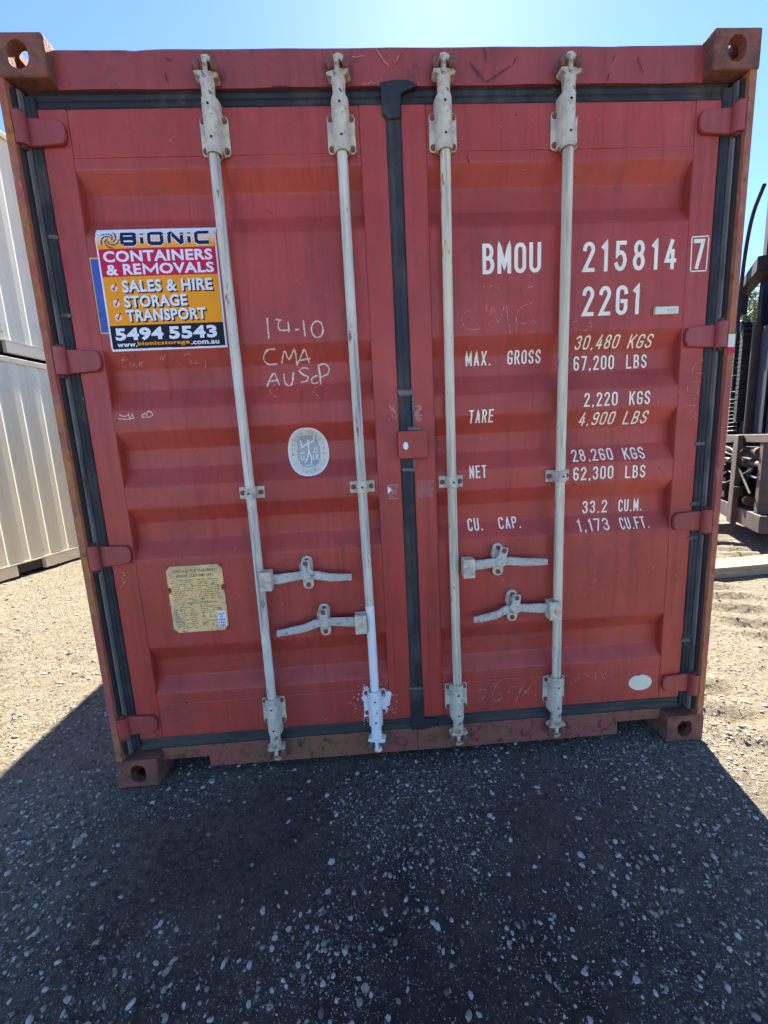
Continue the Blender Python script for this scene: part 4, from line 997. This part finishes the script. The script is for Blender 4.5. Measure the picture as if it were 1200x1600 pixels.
for row in range(24):
    z = .838 - row * .0084
    if .736 < z < .756: continue
    for (c0, c1) in ((x0 + .016, x0 + .095), (x0 + .112, x1 - .016)):
        if z < .71 and c0 > x0 + .1 and row % 2: continue
        x = c0
        while x < c1 - .006:
            ln = rr2.uniform(.004, .016)
            if rr2.random() < .8: strip(b, [(x, z), (min(x + ln, c1), z)], .0026, .0005, PS, .05)
            x += ln + .0035
b.build('etched_text', 'plate_text', plo, fix=False)['kind'] = 'stuff'
wl_ = MB(); wl_.box(-.764, -.732, D - .0048, D - .0036, .641, .706); wlo = wl_.build('paper_label', 's_white', plo)
for tx, zz_ in (('ACEP', .6945), ('FR', .6825), ('98/8', .6705), ('1982', .6585), ('CMA', .6465)):
    wdt = .024 if len(tx) > 2 else .012
    text_fit(tx, -.748 - wdt / 2, -.748 + wdt / 2, zz_ - .0035, zz_ + .0045, .0017, 's_navy', plo, .02, sf=PS)
for x, z in ((x0 + .004, z1 - .004), (x1 - .004, z1 - .004), (x0 + .004, z0 + .006), (x1 - .004, z0 + .006), (x0 + .0, (z0 + z1) / 2 + .04), (x1 - 0, (z0 + z1) / 2 + .04)):
    small('rivet', bolt_me, plo, (x, D - .0005, z)).scale = (.62, .75, .62)

# ------------------------------------------------------------------ stones and gravel
M['stone'] = paint('pale_stone', (0.47, 0.425, 0.345), 0.85, 0, .25, 30, [((0.33, 0.31, 0.28), 60, .5, .7, None)], .3, 200)
M['stone_tan'] = paint('tan_stone', (0.31, 0.255, 0.18), 0.88, 0, .25, 30, [((0.2, 0.17, 0.13), 60, .5, .7, None)], .3, 200)
M['stone_mid'] = paint('mid_stone', (0.25, 0.225, 0.185), 0.9, 0, .3, 30, [], .3, 200)
M['stone_dark'] = paint('dark_stone', (0.11, 0.095, 0.08), 0.9, 0, .3, 30, [], .3, 200)
def stone_arrays(kind):
    bm = bmesh.new(); bmesh.ops.create_icosphere(bm, subdivisions=kind, radius=1.0)
    v = np.array([q.co[:] for q in bm.verts]); f = np.array([[q.index for q in fc.verts] for fc in bm.faces]); bm.free()
    return v, f
sv2, sf2 = stone_arrays(2); sv1, sf1 = stone_arrays(1)
stone_meshes = []
for k in range(12):
    r_ = nrg.normal(size=(9, 3)); r_ /= np.linalg.norm(r_, axis=1)[:, None]
    v = sv2.copy()
    for q in r_:
        d_ = v @ q; lim = nrg.uniform(.42, .85); v -= np.outer(np.maximum(d_ - lim, 0), q)
    v *= np.array([1, nrg.uniform(.55, .9), nrg.uniform(.35, .6)])
    me = bpy.data.meshes.new('stone'); me.from_pydata(v.tolist(), [], sf2.tolist())
    me.polygons.foreach_set('use_smooth', np.zeros(len(me.polygons), bool))
    me.materials.append(M[('stone', 'stone', 'stone_tan', 'stone')[k % 4]]); stone_meshes.append(me)

CLUST = [(nrg.uniform(-1.7, 1.4), nrg.uniform(-.95, .1), nrg.uniform(.03, .16), nrg.uniform(.25, .95)) for _ in range(70)]
def density(x, y):
    """gravel cover: thin on the bare patch, thick along the edges"""
    d = .30 + .14 * np.sin(x * 2.3 + 1.1 * np.sin(y * 1.9)) * np.cos(y * 2.7 + .8)
    for cx, cy_, r_, w_ in CLUST: d = d + w_ * np.exp(-((x - cx) ** 2 + (y - cy_) ** 2) / (r_ * r_))
    d = d + .8 * np.exp(-((x - .95) / .28) ** 2 - ((y + .25) / .5) ** 2) + .5 * np.exp(-((x + 1.4) / .4) ** 2 - ((y + .2) / .6) ** 2) + .35 * np.exp(-((x - .1) / .5) ** 2 - ((y + .12) / .12) ** 2)
    d = d - .9 * np.exp(-((x + .75) / .33) ** 2 - ((y + .28) / .2) ** 2) - .4 * np.exp(-((x - .38) / .2) ** 2 - ((y + .3) / .22) ** 2)
    return np.clip(d, .03, 1.4)

spots = [(x, y, d / 2 * 1.05) for x, y, d in STONES]
while len(spots) < 300:
    x = rng.uniform(-1.9, 1.5); y = rng.uniform(-.95, .05)
    if rng.random() < density(np.array(x), np.array(y)) / 1.4: spots.append((x, y, rng.uniform(.0045, .0085)))
for k, (x, y, r_) in enumerate(spots):
    o = bpy.data.objects.new('stone', stone_meshes[(k * 7 + k // 5) % 12]); COL.objects.link(o); o.parent = ground
    o.location = (x, y, float(ground_h(np.array(x), np.array(y))) + r_ * .22); o.scale = (r_ * 1.1,) * 3
    o.rotation_euler = (rng.uniform(-.25, .25), rng.uniform(-.25, .25), rng.uniform(0, 6.28))

def gravel(n, xr, yr, rfun, mats, name, accept, keepout=None, verts=(sv1, sf1)):
    V, F = verts
    xs = nrg.uniform(*xr, n * 3); ys = nrg.uniform(*yr, n * 3)
    ok = nrg.uniform(0, 1.4, n * 3) < accept(xs, ys)
    if keepout is not None: ok &= ~keepout(xs, ys)
    xs, ys = xs[ok][:n], ys[ok][:n]; n = len(xs)
    r_ = rfun(n); zz_ = ground_h(xs, ys)
    P_ = V[None] * (1 + .28 * nrg.normal(size=(n, len(V), 1)).clip(-1.3, 1.3))
    sc_ = np.stack([np.ones(n), nrg.uniform(.55, 1, n), nrg.uniform(.4, .75, n)], -1); P_ = P_ * sc_[:, None, :]
    a_ = nrg.uniform(0, 6.28, n); c_, s_ = np.cos(a_)[:, None], np.sin(a_)[:, None]
    Xr = P_[:, :, 0] * c_ - P_[:, :, 1] * s_; Yr = P_[:, :, 0] * s_ + P_[:, :, 1] * c_
    co = np.stack([xs[:, None] + Xr * r_[:, None], ys[:, None] + Yr * r_[:, None], (zz_ + r_ * .18)[:, None] + P_[:, :, 2] * r_[:, None]], -1)
    nv = len(V); fa = (F[None] + (np.arange(n) * nv)[:, None, None]).reshape(-1, 3)
    me = bpy.data.meshes.new(name); me.vertices.add(n * nv); me.vertices.foreach_set('co', co.ravel())
    nf = len(fa); me.loops.add(nf * 3); me.loops.foreach_set('vertex_index', fa.ravel().astype(np.int32))
    me.polygons.add(nf); me.polygons.foreach_set('loop_start', np.arange(nf) * 3)
    for m_ in mats: me.materials.append(M[m_])
    mi = np.repeat(nrg.integers(0, len(mats), n), len(F)); me.polygons.foreach_set('material_index', mi.astype(np.int32))
    me.update(calc_edges=True); me.validate()
    o = link(name, me, None, ground); o['kind'] = 'stuff'
    return o
oct_v = np.array([(1, 0, 0), (-1, 0, 0), (0, 1, 0), (0, -1, 0), (0, 0, 1), (.5, .5, -.6), (-.5, -.5, -.6)], float)
oct_f = np.array([(0, 2, 4), (2, 1, 4), (1, 3, 4), (3, 0, 4), (0, 5, 2), (1, 6, 3), (2, 6, 1), (3, 5, 0)])
under = lambda x, y: (np.abs(x) < 1.2) & (y > .25)
GM = ['stone', 'stone', 'stone_mid', 'stone_tan', 'stone_mid', 'stone_dark']
gravel(16000, (-2.3, 2.0), (-1.3, .6), lambda n: nrg.lognormal(math.log(.0027), .6, n).clip(.0010, .0095), GM, 'gravel', density, under)
gravel(60000, (-2.3, 2.0), (-1.2, .5), lambda n: nrg.uniform(.0009, .0022, n), GM, 'gravel_fines', lambda x, y: density(x, y) + .12, under, (oct_v, oct_f))
gravel(16000, (-5.0, -1.25), (-.5, 5.5), lambda n: nrg.lognormal(math.log(.0052), .5, n).clip(.002, .02), ['stone_tan', 'stone', 'stone_tan', 'stone_dark'], 'gravel', lambda x, y: 1.0 + 0 * x, None, (oct_v, oct_f))
gravel(16000, (1.22, 5.2), (-.6, 5.5), lambda n: nrg.lognormal(math.log(.0045), .5, n).clip(.002, .016), ['stone_tan', 'stone', 'stone_tan', 'stone_dark'], 'gravel', lambda x, y: 1.0 + 0 * x, None, (oct_v, oct_f))

# dry straw and twig scraps before the doors
M['straw'] = paint('dry_straw', (0.30, 0.25, 0.17), .9, 0, .3, 50, [], 0)
b = MB()
for k in range(110):
    x, y = (rng.gauss(-.16, .12), rng.gauss(-.72, .05)) if k < 50 else (rng.uniform(-1.6, 1.3), rng.uniform(-.95, .0))
    z = float(ground_h(np.array(x), np.array(y))) + .002; a = rng.uniform(0, 6.28); ln = rng.uniform(.006, .020)
    b.tube([(x, y, z), (x + ln * .5 * math.cos(a), y + ln * .5 * math.sin(a), z + rng.uniform(0, .003)), (x + ln * math.cos(a + .06), y + ln * math.sin(a + .06), z + .0005)], .0004, 4, False)
so = b.build('straw_litter', 'straw', ground, fix=False); so['kind'] = 'stuff'

# ------------------------------------------------------------------ cream containers
M['cream_wall'] = paint('cream_container_paint', (0.66, 0.61, 0.42), .36, 0, .03, 2, [((0.46, 0.42, 0.32), 3.5, .56, .8, (1, 1, .4)), ((0.30, 0.17, 0.08), 30, .68, .72, None)], .04, 12)
M['cream_rail'] = paint('cream_rail_paint', (0.56, 0.49, 0.34), .5, 0, .08, 4, [((0.40, 0.30, 0.18), 14, .62, .75, None)], .1, 60)
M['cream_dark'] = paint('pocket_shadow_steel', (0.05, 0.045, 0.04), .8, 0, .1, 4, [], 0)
def cream_container(label, near, d, length, zb, width_side, group=None, phase=0.0, pocket=None, cat='shipping container'):
    """near: xy of the near visible lower corner, d: unit run of the visible wall, width_side: +1 body lies to the left of the run"""
    o = empty('shipping_container', label, cat, (near[0], near[1], zb), math.atan2(d[1], d[0]), group)
    w = 2.438 * width_side; H = 2.591
    # local: x along the wall, y into the body (sign), z up
    corr_wall((.165, .012 * width_side), (length - .165, .012 * width_side), .165, 2.51, .026, .252, width_side).build('side_wall', 'cream_wall', o, fix=False)
    corr_wall((.165, w - .012 * width_side), (length - .165, w - .012 * width_side), .165, 2.51, .036, .252, -width_side).build('side_wall', 'cream_wall', o, fix=False)
    for yy in (0, w):
        s = width_side if yy == 0 else -width_side
        yr = sorted((yy + s * .002, yy + s * .06))
        segs = [(.18, length - .18)] if pocket is None else [(.18, pocket[0]), (pocket[1], length - pocket[1]), (length - pocket[0], length - .18)]
        for a_, c_ in segs: MB().box(a_, c_, *yr, .02, .150).build('bottom_rail', 'cream_rail', o, .004, 2)
        MB().box(.18, length - .18, *sorted((yy + s * .0015, yy + s * .075)), .1505, .166).build('rail_cap', 'cream_rail', o)
        MB().box(.165, length - .165, *yr, 2.5105, 2.575).build('top_rail', 'cream_rail', o, .004, 2)
        for xx in (0, length):
            sx = 1 if xx == 0 else -1
            MB().box(*sorted((xx + sx * .003, xx + sx * .16)), *sorted((yy + s * .003, yy + s * .13)), .118, H - .118).build('corner_post', 'cream_wall', o, .006, 2)
            for zz_ in (0, H - .118):
                MB().box(*sorted((xx, xx + sx * .178)), *sorted((yy, yy + s * .162)), zz_, zz_ + .118).build('corner_casting', 'cream_rail', o, .008, 2)
    if pocket:
        for a_, c_ in (pocket, (length - pocket[1], length - pocket[0])):
            MB().box(a_ + .002, c_ - .002, *sorted((width_side * .07, w - width_side * .07)), .03, .145).build('fork_pocket', 'cream_dark', o)
    MB().box(.1, length - .1, *sorted((width_side * .062, w - width_side * .062)), .10, .13).build('floor', 'cream_dark', o)
    MB().box(.1, length - .1, *sorted((width_side * .062, w - width_side * .062)), 2.54, 2.55).build('roof', 'cream_wall', o)
    for xx in (.02, length - .02):
        MB().box(xx - .015, xx + .015, *sorted((width_side * .131, w - width_side * .131)), .12, 2.57).build('end_wall', 'cream_wall', o)
    return o
wd = Vector((math.sin(R_(11.2)), math.cos(R_(11.2)))); wa = Vector((-4.34, 3.18))
LN = 6.058
na = wa - wd * 1.71
cream_container('cream shipping container at ground level with a fork pocket in its base', na, wd, LN, 0.0, 1, 'cream containers stacked on the left', pocket=(1.71 + .123, 1.71 + .463))
cream_container('cream shipping container stacked on top, high against the sky at left', na + wd * .0, wd, LN, 2.603, 1, 'cream containers stacked on the left', pocket=(1.71 + .14, 1.71 + .48))
rd = Vector((.53, .848)).normalized()
ra = Vector((18.0, 17.0))
cream_container('cream container far behind the forklift, lower of two', ra, rd, 12.19, 0, -1, 'cream containers behind the forklift')
cream_container('cream container far behind the forklift, upper of two', ra, rd, 12.19, 2.595, -1, 'cream containers behind the forklift')

# ------------------------------------------------------------------ timber sleeper
M['timber'] = paint('weathered_timber', (0.30, 0.23, 0.14), .85, 0, .2, 6, [((0.20, 0.15, 0.09), 5, .45, .65, (.4, 6, 6)), ((0.11, 0.08, 0.05), 30, .6, .7, (.2, 5, 5))], .5, 60)
tb = MB(); secs = []
for k in range(25):
    x = k / 24 * 2.7
    w0 = .004 * math.sin(x * 5); secs.append([(x, w0, 0), (x, .25 + .003 * math.sin(x * 7), 0), (x, .25 + .003 * math.sin(x * 9), .10 + .003 * math.sin(x * 4)), (x, w0, .10 + .003 * math.sin(x * 3 + 1))])
tb.sweep(secs)
to = tb.build('timber_sleeper', 'timber', None, .005, 2, (2.10, 1.765, -.004)); to.rotation_euler = (0, 0, R_(3.2))
to['label'] = 'weathered timber sleeper lying on the gravel beside the red container'; to['category'] = 'timber'

# ------------------------------------------------------------------ forklift (faces left, mast and carriage nearest)
M['f_black'] = paint('forklift_black', (0.018, 0.017, 0.017), .6, 0, .3, 5, [((0.05, 0.038, 0.03), 12, .52, .65, None)], .2, 60, .25)
M['f_blue'] = paint('forklift_dark_blue', (0.012, 0.017, 0.030), .75, 0, .2, 5, [((0.03, 0.03, 0.03), 10, .55, .7, None)], .15, 60, .2)
M['f_steel'] = paint('worn_steel', (0.050, 0.039, 0.033), .7, 0, .3, 9, [((0.10, 0.055, 0.03), 14, .5, .62, None)], .3, 70)
M['f_chrome'] = paint('cylinder_rod', (0.6, 0.6, 0.6), .15, 1.0, .05, 9, [], 0)
M['f_hose'] = paint('grey_green_hose', (0.06, 0.075, 0.06), .6, 0, .2, 20, [], .2)
M['f_orange'] = paint('forklift_body', (0.45, 0.16, 0.02), .45, 0, .1, 4, [], .1)
M['tyre'] = paint('tyre_rubber', (0.022, 0.022, 0.023), .85, 0, .2, 12, [((0.10, 0.085, 0.06), 8, .55, .75, None)], .3, 80)
FN = Vector((-.88, .475)).normalized()
fk = empty('forklift', 'large dark forklift with lowered carriage, half hidden behind the right edge of the red container', 'forklift', (4.45, 3.40, 0), math.atan2(FN.y, FN.x))
fp = lambda name, b, mt, bev=.006: b.build(name, mt, fk, bev, 2)
fp('carriage_bar', MB().box(-.05, .03, -1.25, 1.22, 1.16, 1.245), 'f_steel')
fp('carriage_bar', MB().box(-.05, .04, -1.25, 1.22, .24, .42), 'f_steel')
for y in (-1.20, 1.02): fp('carriage_plate', MB().box(-.10, .02, y - .035, y + .06, .42, 1.16), 'f_steel')
fp('carriage_plate', MB().box(-.15, -.105, -1.15, 1.0, .38, 1.10), 'f_black')
fp('shift_cylinder', MB().cyl((-.03, -.9, 1.06), (-.03, .98, 1.06), .045), 'f_black', 0)
fp('shift_cylinder', MB().cyl((-.02, -1.1, .93), (-.02, .98, .93), .032), 'f_steel', 0)
fp('shift_rod', MB().cyl((.01, -1.1, .80), (.01, .98, .79), .014), 'f_chrome', 0)
for y in (-.62, -.05, .40):
    fp('fork_hanger', MB().prism([(y - .14, .46), (y + .14, .46), (y + .14, .72), (y + .05, .74), (y + .05, .88), (y - .05, .88), (y - .05, .74), (y - .14, .72)], 'x', -.06, .04), 'f_black', .01)
for y in (-.72, .50):
    q = MB(); q.prism([(.035, .16), (.035, 1.24), (.085, 1.24), (.09, .22), (1.35, .10), (1.35, .085), (.05, .085)], 'y', y - .075, y + .075); fp('fork', q, 'f_steel')
# mast
for y in (-.52, .52):
    c = MB()
    for a_, z1_ in ((0, 3.1),):
        c.prism([(-.36, y - .07), (-.18, y - .07), (-.18, y + .07), (-.21, y + .07), (-.21, y - .035), (-.33, y - .035), (-.33, y + .07), (-.36, y + .07)] if y < 0 else
                [(-.36, y + .07), (-.18, y + .07), (-.18, y - .07), (-.21, y - .07), (-.21, y + .035), (-.33, y + .035), (-.33, y - .07), (-.36, y - .07)], 'z', .12, 2.45 if y < 0 else 4.4)
    fp('mast_upright', c, 'f_blue', .004)
for y in (-.12, .30):
    fp('inner_mast', MB().box(-.34, -.20, y - .06, y + .06, .2, 4.45), 'f_blue')
for z in (.35, 1.5, 2.2): fp('mast_crossbeam', MB().box(-.46, -.365, -.58, .58, z - .09, z + .09), 'f_blue')
b = MB(); b.prism([(-.36, 1.25), (.44, 1.25), (.44, 2.45), (.2, 2.45), (-.02, 2.15), (-.10, 2.05), (-.02, 1.98), (-.12, 1.55)], 'x', -.175, -.155); fp('mast_panel', b, 'f_blue')
fp('lift_cylinder', MB().cyl((-.15, .10, .3), (-.15, .10, 2.5), .06), 'f_black', 0)
for k, (y0, y1, z0, z1, dx) in enumerate(((-.9, .9, 1.12, .98, .05), (-.8, .7, .86, 1.08, .06), (-.3, .95, .70, .88, .05), (-1.0, .2, .60, .80, .055), (.1, .98, 1.10, .62, .06))):
    fp('hose', MB().tube([(dx, *q) for q in smooth([(y0, z0), (y0 + (y1 - y0) * .3, z0 - .05), (y0 + (y1 - y0) * .65, (z0 + z1) / 2 - .04), (y1, z1)], 6)], .014, 7), 'f_black', 0)
for y, z in ((-.85, 1.06), (.62, .93), (.30, .80), (.93, 1.06), (.75, .52), (-.2, .93)):
    fp('fitting', MB().cyl((.0, y - .03, z), (.0, y + .03, z), .05, n=10), 'f_steel', 0)
for y in (-.35, .15, .62): fp('carriage_roller', MB().cyl((.05, y, .56), (.05, y, .66), .055, n=14), 'f_black', 0)
fp('mast_back_plate', MB().box(-.375, -.362, -.45, .9, 1.2, 2.9), 'f_black')
# toothed hose carrier with a turned-over top
pts = [(-.10, -.38, .9)] + [(-.10, -.38, z) for z in np.arange(1.0, 2.45, .1)] + [(-.10 - .0, -.38 + .13 - .13 * math.cos(a), 2.45 + .13 * math.sin(a)) for a in np.linspace(.2, 3.0, 9)] + [(-.10, -.12, z) for z in np.arange(2.4, 1.2, -.2)]
for k in range(len(pts) - 1):
    p0, p1 = Vector(pts[k]), Vector(pts[k + 1]); nn = max(1, int((p1 - p0).length / .05))
    for s_ in range(nn):
        q0 = p0.lerp(p1, (s_ + .08) / nn); q1 = p0.lerp(p1, (s_ + .92) / nn); dd = (q1 - q0).normalized()
        nr = dd.cross(Vector((1, 0, 0))).normalized() * .055
        b = MB(); ax = Vector((.045, 0, 0))
        b.add([q0 - nr - ax, q0 + nr - ax, q1 + nr * .86 - ax, q1 - nr * .86 - ax, q0 - nr + ax, q0 + nr + ax, q1 + nr * .86 + ax, q1 - nr * .86 + ax], [(0, 1, 2, 3), (7, 6, 5, 4), (0, 4, 5, 1), (1, 5, 6, 2), (2, 6, 7, 3), (3, 7, 4, 0)])
        b.build('carrier_link', 'f_black', fk)
fp('hose', MB().tube([(-.06, -.60, 1.2), (-.06, -.60, 2.3), (-.06, -.56, 2.46), (-.06, -.46, 2.55), (-.06, -.34, 2.60), (-.10, -.1, 2.6)], .02, 8), 'f_hose', 0)
fp('hose', MB().tube([(-.02, *q) for q in smooth([(-.17, 2.5), (-.17, 2.8), (-.15, 3.15), (-.09, 3.48), (.04, 3.74), (.30, 3.9)], 6)], .02, 8), 'f_black', 0)
fp('lamp_arm', MB().prism([(-.62, 2.98), (-.60, 3.06), (.2, 3.22), (.2, 3.06)], 'x', -.2, -.05), 'f_black')
lmp = MB().box(-.16, .02, -.62, -.36, 2.74, 2.97).build('work_lamp', 'f_black', fk, .02, 3)
# body, cabin guard and wheels further back
b = MB(); b.prism([(-.55, .55), (-.55, 1.15), (-1.0, 1.35), (-2.2, 1.35), (-3.3, 1.45), (-3.5, 1.2), (-3.5, .45), (-2.9, .35), (-.8, .35)], 'y', -.62, .62); fp('body', b, 'f_orange', .05)
b = MB(); b.prism([(-2.9, 1.452), (-2.9, 1.7), (-3.45, 1.6), (-3.52, 1.22), (-3.52, .5), (-3.3, .44), (-3.3, 1.452)], 'y', -.6, .6); fp('counterweight', b, 'f_black', .06)
for y in (-.56, .56):
    fp('guard_post', MB().tube([(-.85, y, 1.2), (-1.05, y, 2.4), (-1.15, y, 2.75)], .04, 8), 'f_black', 0)
    fp('guard_post', MB().tube([(-2.65, y, 1.4), (-2.55, y, 2.75)], .04, 8), 'f_black', 0)
fp('guard_roof', MB().box(-2.65, -1.05, -.62, .62, 2.74, 2.82), 'f_black', .02)
fp('seat', MB().prism([(-1.75, 1.36), (-1.72, 1.55), (-2.15, 1.52), (-2.30, 2.05), (-2.42, 2.03), (-2.32, 1.36)], 'y', -.25, .25), 'f_black', .03)
for x, r_ in ((-.75, .46), (-2.85, .36)):
    for y in (-.78, .78):
        s_ = 1 if y > 0 else -1
        w = MB().lathe((x, y - s_ * .16, r_ - .005), (0, s_, 0), [(0, r_ * .55), (.0, r_ * .88), (.05, r_), (.27, r_), (.32, r_ * .88), (.32, r_ * .55)], 32).build('wheel', 'tyre', fk)
        MB().lathe((x, y - s_ * .16, r_ - .005), (0, s_, 0), [(.02, .001), (.06, r_ * .2), (.10, r_ * .5), (.30, r_ * .55), (.26, r_ * .45), (.24, r_ * .2), (.26, .001)], 24).build('rim', 'f_orange', w)

# ------------------------------------------------------------------ trees behind the yard
def leaf_mat(name, col):
    m, nt, b = new_mat(name)
    L(nt, mixc(nt, ramp(nt, tex_noise(nt, 1.3, 4), .3, .7), sc(col, .65), sc(col, 1.35)), b.inputs['Base Color'])
    b.inputs['Roughness'].default_value = .6
    tr = nt.nodes.new('ShaderNodeBsdfTranslucent'); tr.inputs[0].default_value = (*sc(col, 1.6), 1)
    mx = nt.nodes.new('ShaderNodeMixShader'); mx.inputs[0].default_value = .4
    L(nt, b.outputs[0], mx.inputs[1]); L(nt, tr.outputs[0], mx.inputs[2]); L(nt, mx.outputs[0], nt.nodes['Material Output'].inputs['Surface'])
    return m
M['leaf_grey'] = leaf_mat('gum_leaves', (0.075, 0.095, 0.05)); M['leaf_lime'] = leaf_mat('lime_leaves', (0.13, 0.16, 0.025)); M['leaf_dark'] = leaf_mat('dark_leaves', (0.045, 0.07, 0.025))
M['bark'] = paint('bark', (0.20, 0.16, 0.12), .9, 0, .25, 3, [], .5, 8)
def tree(label, x, y, h, spread, mat, seed, nl=5200, leaf=.16, low=.35):
    g_ = np.random.default_rng(seed); o = empty('tree', label, 'tree', (x, y, 0), 0, 'trees behind the yard')
    t = MB(); lean = g_.normal(size=2) * .25
    tr_ = [(lean[0] * q * q, lean[1] * q * q, h * .75 * q) for q in np.linspace(0, 1, 7)]
    t.tube(tr_, [h * .022 * (1 - .75 * q) for q in np.linspace(0, 1, 7)], 9)
    tips = []
    for k in range(13):
        q = g_.uniform(low * .8, .98); a_ = g_.uniform(0, 6.28); base = Vector((lean[0] * q * q, lean[1] * q * q, h * .75 * q)); r_ = spread * g_.uniform(.5, 1) * (1.1 - .55 * abs(q - .5))
        tip = base + Vector((r_ * math.cos(a_), r_ * math.sin(a_), h * g_.uniform(.06, .26)))
        mid_ = base.lerp(tip, .5) + Vector((0, 0, -.04 * h)); t.tube([base, mid_, tip], [h * .008, h * .005, h * .002], 6); tips += [tip, mid_.lerp(tip, .5)]
    tips.append(Vector((lean[0], lean[1], h * .86)))
    t.build('trunk', 'bark', o)
    tp = np.array([q[:] for q in tips]); per = nl // len(tp); cs = []
    for q in tp:
        for _ in range(4): cs.append(q + g_.normal(size=3) * spread * np.array([.22, .22, .14]))
    cs = np.array(cs); idx = g_.integers(0, len(cs), nl)
    c_ = cs[idx] + g_.normal(size=(nl, 3)) * spread * .085
    c_[:, 2] = np.minimum(c_[:, 2], h)
    u = g_.normal(size=(nl, 3)); u /= np.linalg.norm(u, axis=1)[:, None]; w = np.cross(u, g_.normal(size=(nl, 3))); w /= np.linalg.norm(w, axis=1)[:, None]
    s_ = leaf * g_.uniform(.6, 1.3, (nl, 1))
    vs = np.stack([c_ - u * s_, c_ + w * s_ * .38, c_ + u * s_, c_ - w * s_ * .38], 1).reshape(-1, 3)
    me = bpy.data.meshes.new('crown'); me.from_pydata(vs.tolist(), [], (np.arange(nl * 4).reshape(-1, 4)).tolist())
    link('crown', me, mat, o)
tree('tall grey-green gum tree behind the forklift', 26.0, 25.5, 12.2, 3.4, 'leaf_grey', 3, 6500, .18)
tree('bright lime-green bushy tree below the gum, behind the forklift', 25.6, 24.4, 8.6, 2.4, 'leaf_lime', 4, 5200, .16, .2)
tree('dark green tree beyond the lime-green one', 31.5, 26.5, 9.0, 3.4, 'leaf_dark', 5)
